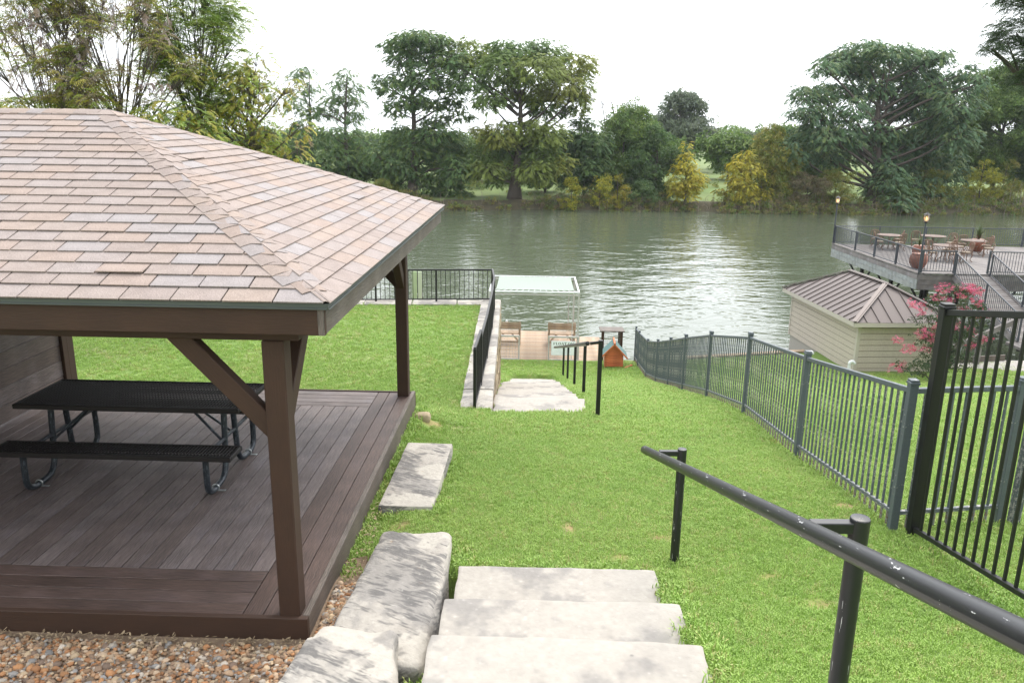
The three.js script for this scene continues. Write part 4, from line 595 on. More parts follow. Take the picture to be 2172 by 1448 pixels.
{ // clutter on the bank
  const t = thing('timber_ramp', 'weathered timber ramp with sloping rail behind the flowering shrub', 'ramp'); part(t, 'slope_rail', bar([14.3, 1.45, -26.2], [17.2, 2.15, -27.6], .1, .2, .008), M.greyWood[1]); part(t, 'post', box(.16, 1.3, .16, .008), M.greyWood[2], [15.7, 1.2, -26.9]); part(t, 'post', box(.14, 1.0, .14, .008), M.brownGrey, [14.4, 1.0, -26.25]); part(t, 'kick_board', box(2.9, .3, .06, .006), M.brownGrey, [15.6, .82, -27.1], [0, .25, 0]); part(t, 'ramp_board', bar([15.2, 1.1, -27.8], [14.2, 1.9, -29.2], .5, .05, .006), M.greyWood[0]);
  const p = thing('mooring_pile', 'black mooring pile standing in the water behind the flowering shrub', 'pile', [15.6, 0, -28.8]); part(p, 'shaft', limb([[0, -2, 0], [-.1, 3.0, -.1]], .085, 10), M.pile); part(p, 'band', limb([[-.075, 2.2, -.08], [-.08, 2.32, -.085]], .13, 10), M.pile);
  const q = thing('mooring_pile', 'slim pale pole leaning beside the black mooring pile', 'pile', [16.05, 0, -28.7]); part(q, 'shaft', limb([[-.1, -2, 0], [.12, 2.7, 0]], .045, 8), M.paleWood); part(q, 'cap', limb([[.12, 2.7, 0], [.125, 2.76, 0]], .055, 8), M.pile);
  const pathMat = std({ map: dirtTex(1201, [.28, .26, .25], [.40, .37, .34], 2), roughness: .95 });
  const pts = sheet(linesOf([[13.6, 24, .5]]), linesOf([[-24.2, -27.5, .3]]), (x, z) => z < -26.2 + (x > 16 ? (x - 16) * .5 : 0) ? groundY(x, z) + .035 : groundY(x, z) - .25);
  solo('path', pts, pathMat, 'pale concrete path along the neighbouring bank', null, null, 'structure');
}
// lamps -----------------------------------------------------------------
{
  const glow = new THREE.MeshStandardMaterial({ color: 0x222222, emissive: lin(1, .62, .26), emissiveIntensity: 1.6 }), glass = new THREE.MeshPhysicalMaterial({ color: lin(.9, .9, .88), roughness: .03, transmission: .95, thickness: 0 });
  [[17.08, -44.9, 'lit lantern post at the river corner of the raised deck, shed side'], [17.08, -34.66, 'lit lantern post at the gangway corner of the raised deck'], [27.68, -44.9, 'lit lantern post at the outer corner of the raised deck by the potted grass']].forEach(([x, z, label]) => {
    const l = thing('lamp_post', label, 'lamp', [x, 2.72, z], 0, 'lantern posts on the raised deck'); part(l, 'pole', limb([[0, -.02, 0], [0, 2.22, 0]], .035, 10), M.steel); const h = sub(l, 'lantern');
    part(h, 'base', lathe([[0, 2.2], [.07, 2.2], [.1, 2.25], [.1, 2.27], [0, 2.27]], 12), M.black); part(h, 'roof', lathe([[0, 2.68], [.02, 2.66], [.05, 2.62], [.15, 2.56], [.15, 2.545], [0, 2.545]], 12), M.black);
    for (let k = 0; k < 4; k++) { const a = k * Math.PI / 2 + .785; part(h, 'glazing_bar', bar([Math.cos(a) * .1, 2.27, Math.sin(a) * .1], [Math.cos(a) * .13, 2.55, Math.sin(a) * .13], .014, .014, .001), M.black); }
    part(h, 'glass', lathe([[.085, 2.272], [.112, 2.543]], 4), glass, null, [0, Math.PI / 4 - .785, 0]); part(h, 'bulb', lathe([[0, 2.3], [.025, 2.31], [.038, 2.38], [.02, 2.45], [0, 2.47]], 10), glow);
    const pl = new THREE.PointLight(0xffb060, .25); pl.position.set(0, 2.39, 0); pl.castShadow = true; pl.name = 'bulb_light'; h.add(pl);
  });
}
// deck furniture ----------------------------------------------------------
M.iron = std({ map: flakeTex(861, [.13, .075, .05], [.24, .15, .10], .5, .4, .4), roughness: .7 }); M.cushion = std({ color: lin(.27, .22, .17), roughness: .95 }); M.terra = std({ color: lin(.24, .085, .05), roughness: .45 }); M.tableTop = std({ map: flakeTex(871, [.12, .085, .07], [.20, .15, .125], .5, .5, .5), roughness: .85 });
{
  const tab = thing('patio_table', 'round rust brown patio table on the raised deck', 'table', [0, 0, 0], 0, 'round tables on the raised deck'); part(tab, 'tabletop', lathe([[0, .72], [.62, .72], [.64, .735], [.62, .755], [0, .755]], 28), M.tableTop); for (let k = 0; k < 4; k++) { const a = k * 1.571 + .4, c = Math.cos(a), s = Math.sin(a); part(tab, 'leg', limb(curve([[c * .5, .72, s * .5], [c * .25, .55, s * .25], [c * .16, .3, s * .16], [c * .34, .02, s * .34], [c * .42, .03, s * .42]], 14), .016, 6), M.iron); } part(tab, 'ring', at(new THREE.TorusGeometry(.2, .012, 6, 20).rotateX(1.571), 0, .42, 0), M.iron);
  const ch = thing('patio_chair', 'rust brown wrought iron chair with tan cushion at a deck table', 'chair', [0, 0, 0], 0, 'iron chairs on the raised deck'); // faces +z... back at -z
  part(ch, 'cushion', lathe([[0, .42], [.2, .42], [.225, .45], [.2, .485], [0, .49]], 18), M.cushion); part(ch, 'seat_ring', at(new THREE.TorusGeometry(.22, .014, 6, 20).rotateX(1.571), 0, .41, 0), M.iron);
  for (const [sx, sz] of [[1, 1], [-1, 1], [1, -1], [-1, -1]]) part(ch, 'leg', limb(curve([[sx * .16, .41, sz * .16], [sx * .2, .28, sz * .2], [sx * .15, .12, sz * .15], [sx * .23, .0, sz * .24]], 10), .018, 6), M.iron);
  const bk = [limb(curve([[-.21, .4, -.14], [-.23, .7, -.2], [-.17, .9, -.26], [0, .95, -.28], [.17, .9, -.26], [.23, .7, -.2], [.21, .4, -.14]], 24), .02, 6)]; for (const x of [-.12, -.06, 0, .06, .12]) bk.push(limb([[x, .42, -.19], [x * .9, .7, -.23], [x * .8, .92, -.27]], .012, 5)); for (const s of [-1, 1]) bk.push(limb(curve([[s * .22, .62, -.18], [s * .27, .66, 0], [s * .26, .6, .16], [s * .2, .42, .18]], 12), .012, 6)); for (const x of [-.07, .07]) bk.push(at(new THREE.TorusGeometry(.05, .008, 5, 14), x, .83, -.26)); part(ch, 'back_frame', merge(bk), M.iron);
  const tables = [[19.4, -43.1], [21.7, -43.0], [20.35, -38.9], [22.9, -41.2]]; const seats = [[[.2, 1], [2.2, 1], [3.6, 1], [5.3, 1]], [[.9, 1], [3.9, 1]], [[0, 1], [1.3, 1], [2.6, 1], [3.8, 1], [5.1, 1]], [[.4, 1], [1.9, 1], [3.3, 1], [5.0, 1]]];
  const tl = ['round patio table in the raised deck corner by the outer lantern', 'round patio table against the river railing of the raised deck', 'largest looking round patio table, between the big clay urn and the gangway', 'round patio table beside the clay pot of fountain grass'];
  tables.forEach(([x, z], i) => { const t = i ? copyOf(tab, tl[i]) : tab; t.userData.label = tl[i]; t.position.set(x, DK.y, z); });
  let first = true; tables.forEach(([x, z], i) => seats[i].forEach(([a]) => { const c = first ? ch : copyOf(ch); first = false; const d = .88; c.position.set(x + Math.sin(a) * d, DK.y, z + Math.cos(a) * d); c.rotation.y = a + Math.PI + rr(-.3, .3); }));
  // planters
  const leaf = (seed, n, h, spread) => { const r = rngOf(seed), P = [], U = []; for (let i = 0; i < n; i++) { const a = r() * 6.283, l = h * (.6 + .5 * r()), out = spread * (.2 + .9 * r()), w = .02 + .01 * r(), c = Math.cos(a), s = Math.sin(a); let prev = null; for (let k = 0; k <= 5; k++) { const t = k / 5, x = c * out * t * t, z = s * out * t * t, y = l * (t - .35 * t * t * (out / spread)), q = w * (1 - t * .95); const A = [x - s * q, y, z + c * q], B = [x + s * q, y, z - c * q]; if (prev) { P.push(...prev[0], ...prev[1], ...B, ...prev[0], ...B, ...A); for (let m = 0; m < 6; m++) U.push(0, 0); } prev = [A, B]; } } return fromTris(P, U); };
  const potP = [[0, 0], [.2, 0], [.24, .03], [.36, .22], [.40, .42], [.36, .58], [.30, .64], [.33, .68], [.30, .7], [.27, .66], [0, .6]];
  const mats = [[.10, .14, .05], [.18, .12, .07]].map((c) => std({ color: lin(...c), roughness: .7, side: THREE.DoubleSide }));
  [[17.75, -36.2, 'large ribbed clay urn beside the gangway lantern', 1, 0], [19.7, -40.3, 'clay pot of spiky yucca behind the gangway lantern', .8, 1], [23.9, -42.6, 'broad clay pot of fountain grass by the outer railing', .95, 2]].forEach(([x, z, label, s, k]) => {
    const p = thing('clay_planter', label, 'planter', [x, DK.y, z]); p.scale.setScalar(s); part(p, 'pot', lathe(potP, 28), M.terra); if (!k) for (let i = 0; i < 3; i++) part(p, 'rib', at(new THREE.TorusGeometry(.385 - i * .02, .012, 6, 28).rotateX(1.571), 0, .34 + i * .11, 0), M.terra);
    if (k) part(p, 'leaves', leaf(900 + k, k === 1 ? 60 : 130, k === 1 ? .75 : 1.0, k === 1 ? .6 : .5).translate(0, .6, 0), mats[0]); if (k === 2) part(p, 'dry_leaves', leaf(955, 90, .45, .5).translate(0, .6, 0), mats[1]);
    part(p, 'soil', lathe([[0, .63], [.28, .63]], 20), std({ color: lin(.04, .03, .02), roughness: 1 }));
  });
}

// ---------- trees ----------
const crownBroad = { x: -2.0, z: -99, c: [[-5.3,17.6,-1.8,2.8,1.8],[-2.5,18.2,-2.8,3.2,1.4],[0.4,18.2,-0.7,3.4,1.4],[3.6,18.0,-2.4,2.8,1.6],[6.5,16.7,-3.0,2.7,2.0],[7.9,14.4,-0.7,1.5,2.2],[1.9,15.9,2.9,3.6,1.8],[-1.7,15.7,2.1,3.0,1.7],[-5.6,14.9,1.9,2.4,1.8],[-7.3,17.0,-1.9,1.9,1.4],[5.1,14.0,0.3,2.8,1.8],[1.7,13.8,-1.6,2.8,1.7],[7.2,12.2,-2.3,1.8,1.4],[-2.4,13.5,-2.8,2.5,1.6],[3.5,11.9,-2.0,2.5,1.4],[-3.6,12.4,3.0,1.8,1.3],[-2.2,8.4,2.3,2.7,1.5],[0.6,9.3,2.1,2.4,1.2],[3.2,8.8,2.1,2.7,1.7],[-3.5,6.7,-2.1,2.5,1.6],[-0.5,6.8,-1.3,2.2,1.7],[3.0,6.6,0.9,2.4,1.8],[5.0,5.2,1.6,1.5,1.7],[-3.8,4.6,2.5,2.1,1.3],[1.9,4.4,2.7,2.4,1.5],[-2.3,3.5,-2.9,1.8,1.3]] };
const crownTall = { x: -15.0, z: -100, c: [[-0.1,19.5,0.6,2.6,1.1],[1.9,19.5,1.0,2.8,1.4],[3.8,18.8,0.0,2.2,1.2],[-2.0,18.9,-1.9,1.9,1.1],[-0.6,17.4,-0.2,2.5,1.4],[2.0,17.9,-2.5,2.9,1.6],[4.9,17.0,2.6,1.8,1.3],[-2.3,14.0,2.2,1.8,1.3],[-3.7,14.6,0.3,0.9,0.9],[-1.1,15.3,-1.2,2.2,1.3],[2.0,14.8,2.5,2.5,1.5],[4.1,14.7,0.4,2.3,1.5],[-1.1,12.4,2.3,2.1,1.1],[1.1,12.4,2.1,1.8,1.1],[2.8,12.3,0.1,2.2,1.2],[5.1,12.9,-0.5,1.6,1.4],[-1.7,11.3,0.6,1.7,0.9],[3.0,10.3,-0.4,2.2,0.9],[5.5,11.0,-2.0,1.8,0.9],[-0.6,8.6,-1.2,3.1,1.4],[2.7,8.6,1.9,3.0,1.3],[4.6,7.8,-2.7,2.5,1.6],[-2.7,6.8,-2.7,2.5,1.4],[0.5,6.6,0.8,2.8,1.5],[3.5,6.0,-1.3,2.8,1.6],[-2.8,4.8,0.2,2.4,1.4],[-0.6,4.0,-0.2,2.5,1.6],[2.6,3.7,-0.9,2.8,1.8],[6.0,4.5,3.0,2.1,1.7],[1.3,1.6,-1.8,2.5,1.4],[4.7,2.0,-0.5,2.2,1.4],[-2.1,2.1,-1.8,1.9,1.1],[-4.5,6.0,0.8,1.5,1.1]] };
const crownDroop = { x: 42.5, z: -102, c: [[-5.1,18.1,-1.8,2.6,1.3],[-2.3,19.0,-1.2,3.2,1.2],[-0.2,18.7,2.0,3.1,1.1],[4.5,18.4,-1.4,2.9,1.2],[5.9,18.3,0.5,1.9,0.9],[-8.5,16.8,3.2,1.7,0.9],[-3.0,17.1,-3.2,2.9,1.3],[1.2,17.2,-3.5,3.3,1.4],[4.2,16.5,-2.2,2.9,1.3],[-10.3,13.9,2.1,1.7,0.9],[-8.2,13.7,0.9,2.2,1.0],[-4.9,14.5,-2.1,2.6,1.2],[-1.1,14.7,-1.4,2.9,1.3],[2.9,14.6,-2.6,2.9,1.3],[5.4,14.8,-0.3,2.9,1.4],[9.8,15.6,-3.7,2.0,1.3],[8.4,16.3,1.6,1.7,1.2],[9.2,15.1,3.2,1.5,1.5],[-10.6,11.9,3.6,1.8,1.3],[-7.7,11.5,1.9,2.5,1.4],[-5.0,12.0,3.7,2.1,1.2],[2.6,12.3,-3.9,3.3,1.4],[5.7,12.6,-1.7,3.2,1.6],[6.5,12.4,3.7,2.4,1.7],[9.5,12.5,2.2,1.5,1.5],[-9.2,9.2,-0.7,2.2,1.6],[-8.0,9.2,3.5,2.7,1.7],[-4.2,9.0,1.0,2.5,1.8],[-10.9,7.2,2.5,1.9,1.5],[-5.9,6.7,-1.7,2.6,1.8],[-2.6,6.7,-2.5,1.9,1.6],[0.4,9.4,-0.4,2.9,1.3],[5.1,8.6,-2.9,3.3,1.8],[7.6,9.5,-0.9,3.2,2.0],[7.6,9.2,3.7,2.1,2.4],[1.1,6.8,-1.3,2.9,1.4],[5.3,5.9,-3.9,3.3,1.8],[8.9,5.7,-3.6,2.9,2.3],[10.9,5.1,-2.6,1.9,2.6],[1.1,4.0,2.3,2.5,1.5],[6.3,2.8,-1.1,2.6,1.9],[9.0,2.2,-1.7,2.3,1.6],[2.1,2.3,-3.2,2.3,1.6],[1.8,1.6,3.9,2.1,1.1]] };
const crownTwin = { x: -24.5, z: -104, c: [[0.5,16.0,-0.3,1.3,0.8],[-1.0,14.9,-1.2,1.4,0.8],[0.7,14.4,-1.8,1.6,0.9],[-1.8,13.2,-1.8,1.2,0.9],[0.1,12.9,-1.3,2.0,0.9],[2.1,12.0,0.7,1.0,1.6],[-2.7,12.0,-1.4,1.3,1.0],[-1.0,11.2,-1.8,1.6,0.9],[1.2,10.5,-0.0,1.4,0.9],[-3.9,11.1,-1.0,1.3,0.9],[-1.4,8.7,2.0,1.9,1.1],[0.5,8.2,-1.5,1.6,1.2],[2.1,7.0,0.1,1.0,1.6],[-1.1,5.8,1.1,2.6,1.4],[1.6,4.9,-0.4,1.9,1.6],[-2.8,4.9,2.0,1.6,1.4],[-0.9,3.4,-0.1,2.9,1.6]] };
const crownSlim = { x: -29.4, z: -106, c: [[-0.8,16.7,-1.0,1.2,0.8],[-1.9,15.8,-0.4,1.2,0.9],[-0.2,14.5,-1.9,1.3,0.9],[-1.1,13.5,-0.3,1.5,0.9],[-0.1,11.4,-1.0,1.7,1.1],[-1.5,12.2,1.6,1.3,1.3],[-0.5,9.6,1.3,1.6,1.2],[0.3,7.5,-0.0,2.0,1.4],[-1.9,6.3,-1.9,1.7,1.5],[-1.1,4.4,-1.0,2.7,1.7]] };
const leafTri = (P, U, o, d, s, l, w) => { // pointed leaf from o along d, side s
  const a = o, b = [o[0] + d[0] * l * .5 + s[0] * w, o[1] + d[1] * l * .5 + s[1] * w, o[2] + d[2] * l * .5 + s[2] * w], c = [o[0] + d[0] * l, o[1] + d[1] * l, o[2] + d[2] * l], e = [o[0] + d[0] * l * .5 - s[0] * w, o[1] + d[1] * l * .5 - s[1] * w, o[2] + d[2] * l * .5 - s[2] * w];
  P.push(...a, ...b, ...c, ...a, ...c, ...e); for (let k = 0; k < 6; k++) U.push(0, 0);
};
const un = (x, y, z) => { const l = Math.hypot(x, y, z) || 1; return [x / l, y / l, z / l]; };
function spraySoft(seed, n = 20, len = .36, w = .07) { // feathery drooping spray, about 1 m
  const r = rngOf(seed), P = [], U = []; for (let i = 0; i < n; i++) { const t = .08 + .9 * i / n, o = [t, .12 * t - .42 * t * t, .1 * (r() - .5)], sg = i % 2 ? 1 : -1, d = un(.55 + .3 * r(), -.35 - .6 * r(), sg * (.5 + .6 * r())), s = un(d[2] + .3, .7 * (r() - .3), -d[0]); leafTri(P, U, o, d, s, len * (.7 + .6 * r()), w * (.7 + .6 * r())); } return fromTris(P, U);
}
function sprayBroad(seed, n = 18, len = .30, w = .11) { const r = rngOf(seed), P = [], U = []; for (let i = 0; i < n; i++) { const o = [(r() - .5) * .8 + .3, (r() - .5) * .6, (r() - .5) * .8], d = un(r() - .3, r() - .65, r() - .5), s = un(d[1] + r() - .5, r() - .5, d[0] + r() - .5); leafTri(P, U, o, d, s, len * (.7 + .6 * r()), w * (.7 + .6 * r())); } return fromTris(P, U); }
function sprayPinnate(seed, fronds = 4, len = .20, w = .032) { const r = rngOf(seed), P = [], U = []; for (let f = 0; f < fronds; f++) { const a = r() * 6.283, c = Math.cos(a), s = Math.sin(a), up = .2 + .3 * r(); for (let i = 0; i < 11; i++) { const t = .15 + .85 * i / 10, o = [c * t * .7, up * t - .55 * t * t, s * t * .7], sg = i % 2 ? 1 : -1, d = i === 10 ? un(c, -.6, s) : un(c * .55 - s * sg * .8, -.45 - .3 * r(), s * .55 + c * sg * .8); leafTri(P, U, o, d, un(c, .25 * (r() - .5), s), len * (.8 + .4 * r()), w); } } return fromTris(P, U); }
const SPRAY = { soft: [spraySoft(1), spraySoft(2)], softFine: [spraySoft(3, 24, .28, .045), spraySoft(4, 24, .28, .045)], broad: [sprayBroad(5), sprayBroad(6)], pin: [sprayPinnate(7), sprayPinnate(8)], small: [sprayBroad(9, 22, .24, .08), sprayBroad(10, 22, .24, .08)] };
const leafMat = (rough = .75) => new THREE.MeshPhysicalMaterial({ color: lin(1, 1, 1), roughness: rough, side: THREE.DoubleSide, transmission: .4, thickness: 0, specularIntensity: .5 });
const LM = leafMat(); const LN = new THREE.MeshPhysicalMaterial({ color: lin(1, 1, 1), roughness: .7, side: THREE.DoubleSide, transmission: .42, thickness: 0, specularIntensity: .5 }); M.bark = [[.105, .085, .07], [.14, .12, .105], [.075, .06, .05], [.22, .20, .18]].map((c) => std({ color: lin(...c.map((x) => x * 1.4)), map: barkTex, bumpMap: barkTex, bumpScale: .03, roughness: .95 }));
// foliage of one crown: sprays through the volume of each clump
function foliage(parent, name, clumps, kind, size, dens, cols, seed, droop = .5, hollow = .35, mat = LM) {
  const r = rngOf(seed), L = [[], []];
  for (const [cx, cy, cz, rx, ry, rzz, ci] of clumps) {
    const rz = rzz || Math.max(rx * .85, .3), n = Math.max(6, Math.round(dens * 2.0 * rx * Math.pow(ry * rz, .75) / Math.pow(size, 1.6)));
    for (let i = 0; i < n; i++) {
      const a = r() * 6.283, ct = r() * 2 - 1, st = Math.sqrt(1 - ct * ct), k = Math.pow(lerp(hollow, 1, r()), .75) * (1 + .5 * (r() - .45) + (r() < .1 ? .35 * r() : 0)), nx = st * Math.cos(a), ny = ct, nz = st * Math.sin(a);
      const p = V(cx + nx * rx * k, cy + ny * ry * k * (ny < 0 ? .8 : 1), cz + nz * rz * k);
      const e = new THREE.Euler(rr(-.35, .35, r), Math.atan2(-nz, nx) + rr(-.7, .7, r), lerp(.5 * ny, -.35, droop) + rr(-.4, .4, r), 'YXZ'), s = size * rr(.5, 1.3, r);
      L[r() < .5 ? 0 : 1].push([p, e, s, ci ?? -1]);
    }
  }
  L.forEach((l, q) => { if (!l.length) return; const im = new THREE.InstancedMesh(SPRAY[kind][q], mat, l.length), m = new THREE.Matrix4(), c = new THREE.Color(); im.name = name; l.forEach(([p, e, s, ci], i) => { im.setMatrixAt(i, m.compose(p, new THREE.Quaternion().setFromEuler(e), V(s, s, s))); const t = r(), k = ci >= 0 ? cols[ci % cols.length] : cols[Math.floor(t * cols.length)], v = rr(.78, 1.22, r); im.setColorAt(i, c.setRGB(k[0] * v, k[1] * v, k[2] * v * rr(.8, 1.2, r))); }); im.userData.kind = 'stuff'; parent.add(im); });
}
function tree(name, label, category, group, x, y, z, o) { // o: h trunk height, r trunk radius, clumps (y absolute), kind, size, dens, cols, bark, lean
  const t = thing(name, label, category, [x, y, z], 0, group), r = rngOf(o.seed), top = o.h, lean = o.lean || 0, tp = []; const nseg = 8;
  for (let i = 0; i <= nseg; i++) { const k = i / nseg; tp.push([lean * k * k + .25 * o.r * Math.sin(k * 5 + o.seed) * 2, -.3 + (top + .3) * k, .3 * o.r * Math.cos(k * 4 + o.seed) * 2]); }
  const rad = tp.map((_, i) => i === 0 ? o.r * 1.75 : i === 1 ? o.r * 1.12 : o.r * lerp(1, .14, i / nseg));
  part(t, 'trunk', limb(tp, rad, 9), M.bark[o.bark || 0]);
  let cl = o.clumps.map(([cx, cy, cz, rx, ry, rz, ci]) => [cx, cy - y, cz, rx, ry, rz, ci]), l = [];
  for (const [cx, cy, cz, rx, ry] of cl) {
    const d = Math.hypot(cx - lean * .5, cz), ya = clamp(cy - (o.rise ?? .55) * d * rr(.6, 1.35, r) - .2 * ry, top * (o.low ?? .12), top * rr(.62, .97, r)), k = (ya + .3) / (top + .3), a = [lean * k * k, ya, 0], br = clamp(o.r * .10 + .018 * Math.min(d, 8) + .008 * rx, .012, o.r * .4) * (o.twig || 1), mid = [lerp(a[0], cx, .5) + rr(-.08, .08, r) * d, lerp(ya, cy, .42) + rr(-.04, .12, r) * d, lerp(a[2], cz, .5) + rr(-.08, .08, r) * d];
    l.push(limb(curve([a, mid, [cx, cy, cz]], 7), [br, br * .9, br * .8, br * .7, br * .6, br * .5, br * .38, br * .25], 5, false));
    for (let i = 0; i < (o.twigs ?? 4); i++) { const u = r() * 6.283, e = [cx + Math.cos(u) * rx * .85, cy + rr(-.5, .7, r) * ry, cz + Math.sin(u) * rx * .75], q = [lerp(mid[0], cx, .5), lerp(mid[1], cy, .5), lerp(mid[2], cz, .5)]; l.push(limb([q, [lerp(q[0], e[0], .5), lerp(q[1], e[1], .5) + .1 * rx, lerp(q[2], e[2], .5)], e], [br * .4, br * .25, br * .1], 4, false)); }
  }
  if (o.fuzz) for (const [cx, cy, cz, rx, ry] of cl) for (let i = 0; i < o.fuzz; i++) { const p = [cx + rr(-1, 1, r) * rx, cy + rr(-1, .9, r) * ry, cz + rr(-1, 1, r) * rx], d = [rr(-.3, .3, r), rr(.05, .4, r), rr(-.3, .3, r)], w = rr(.003, .006, r); l.push(limb([p, [p[0] + d[0] * .6, p[1] + d[1] * .5, p[2] + d[2] * .6], [p[0] + d[0], p[1] + d[1] * 1.2, p[2] + d[2]]], [w, w * .8, w * .4], 3, false)); }
  part(t, 'branches', merge(l), M.bark[o.bark || 0]);
  if (o.frill) cl = cl.concat(cl.flatMap(([cx, cy, cz, rx, ry, rz, ci]) => Array.from({ length: o.frill }, () => { const a = r() * 6.283, v = rr(-.6, 1, r), q = Math.sqrt(1 - v * v); return [cx + Math.cos(a) * rx * q, cy + v * ry * 1.15, cz + Math.sin(a) * rx * .8 * q, rx * rr(.22, .45, r), ry * rr(.25, .5, r), 0, ci]; })));
  foliage(t, 'crown', cl, o.kind, o.size, o.dens, o.cols, o.seed, o.droop, o.hollow, o.mat);
  return t;
}
// clumps spread through an egg-shaped or conical crown
function blob(seed, n, cy, hx, hy, hz, rx, ry, cone = 0) { const r = rngOf(seed), o = []; for (let i = 0; i < n; i++) { const a = r() * 6.283, v = (r() * 2 - 1), k = Math.sqrt(Math.max(0, 1 - v * v)) * lerp(1, 1 - .75 * (v + 1) / 2, cone) * Math.sqrt(.25 + .75 * r()), s = lerp(1, 1 - .55 * (v + 1) / 2, cone); o.push([Math.cos(a) * hx * k, cy + v * hy, Math.sin(a) * hz * k, rx * rr(.7, 1.2, r) * s, ry * rr(.7, 1.2, r)]); } return o; }
const C = { cyp: [[.114, .201, .064], [.139, .231, .069], [.095, .171, .058], [.174, .245, .064]], cypB: [[.160, .241, .055], [.214, .271, .055], [.130, .212, .061], [.259, .286, .055]], blue: [[.118, .209, .095], [.151, .245, .114], [.099, .178, .081], [.190, .253, .099]], dark: [[.079, .152, .048], [.105, .182, .056], [.135, .206, .061]], mid: [[.139, .231, .051], [.191, .274, .061], [.118, .197, .049]], yellow: [[.50, .44, .04], [.43, .40, .04], [.56, .48, .06], [.32, .33, .04]], yg: [[.260, .270, .030], [.340, .310, .035], [.220, .256, .039], [.400, .320, .035]], olive: [[.217, .253, .043], [.281, .280, .049], [.168, .225, .044], [.330, .293, .067]], grey: [[.159, .201, .122], [.189, .226, .146], [.128, .171, .104]], brown: [[.244, .195, .110], [.195, .177, .091], [.293, .226, .128], [.171, .183, .073]], pecan: [[.145, .215, .042], [.19, .255, .05], [.115, .18, .04]] , yb: [[.42, .41, .04], [.35, .36, .04], [.48, .45, .05], [.25, .29, .04]] };
const N = Object.fromEntries(Object.entries(C).map(([k, l]) => [k, l.map((c) => c.map((v) => v * 1.5))]));
const gb = (x, z) => bankY(x, z) - .05;
tree('cypress_tree', 'broad spreading cypress with thick dark trunk at the far waterline', 'tree', null, crownBroad.x, gb(crownBroad.x, -98), -98, { seed: 11, h: 15.5, r: .62, clumps: crownBroad.c.map((c, i) => [...c, 0, [1, 0, 2, 0, 3, 1][i % 6]]), kind: 'soft', size: .72, dens: 15, cols: C.cypB, bark: 0, rise: .7, droop: .6, frill: 4 });
tree('cypress_tree', 'tallest narrow cypress with open upper crown across the river', 'tree', null, crownTall.x, gb(crownTall.x, -99), -99, { seed: 12, h: 19, r: .48, clumps: crownTall.c.map(([a, b, c, d, e]) => [a, b, c, d * .94, e * .9]), kind: 'soft', size: .7, dens: 15, cols: C.cyp, bark: 0, rise: .45, droop: .6, frill: 4 });
tree('cypress_tree', 'huge drooping blue green cypress across the river by the raised deck', 'tree', null, crownDroop.x, gb(crownDroop.x, -101), -101, { seed: 13, h: 15.5, r: .75, clumps: crownDroop.c, kind: 'soft', size: .74, dens: 15, cols: C.blue, bark: 0, rise: .55, droop: .8, frill: 4 });
tree('cypress_tree', 'thin leaning cypress with sparse tufted top across the river', 'tree', null, crownTwin.x, gb(crownTwin.x, -104), -104, { seed: 14, h: 14.5, r: .34, clumps: crownTwin.c, kind: 'softFine', size: .9, dens: 17, cols: C.cyp, rise: .4, droop: .8, lean: .6 });
tree('cypress_tree', 'slim cypress behind the olive tree, beside the sparse leaning cypress', 'tree', null, crownSlim.x, gb(crownSlim.x, -106), -106, { seed: 15, h: 15, r: .3, clumps: crownSlim.c, kind: 'softFine', size: .95, dens: 17, cols: C.cyp, rise: .4, droop: .8 });
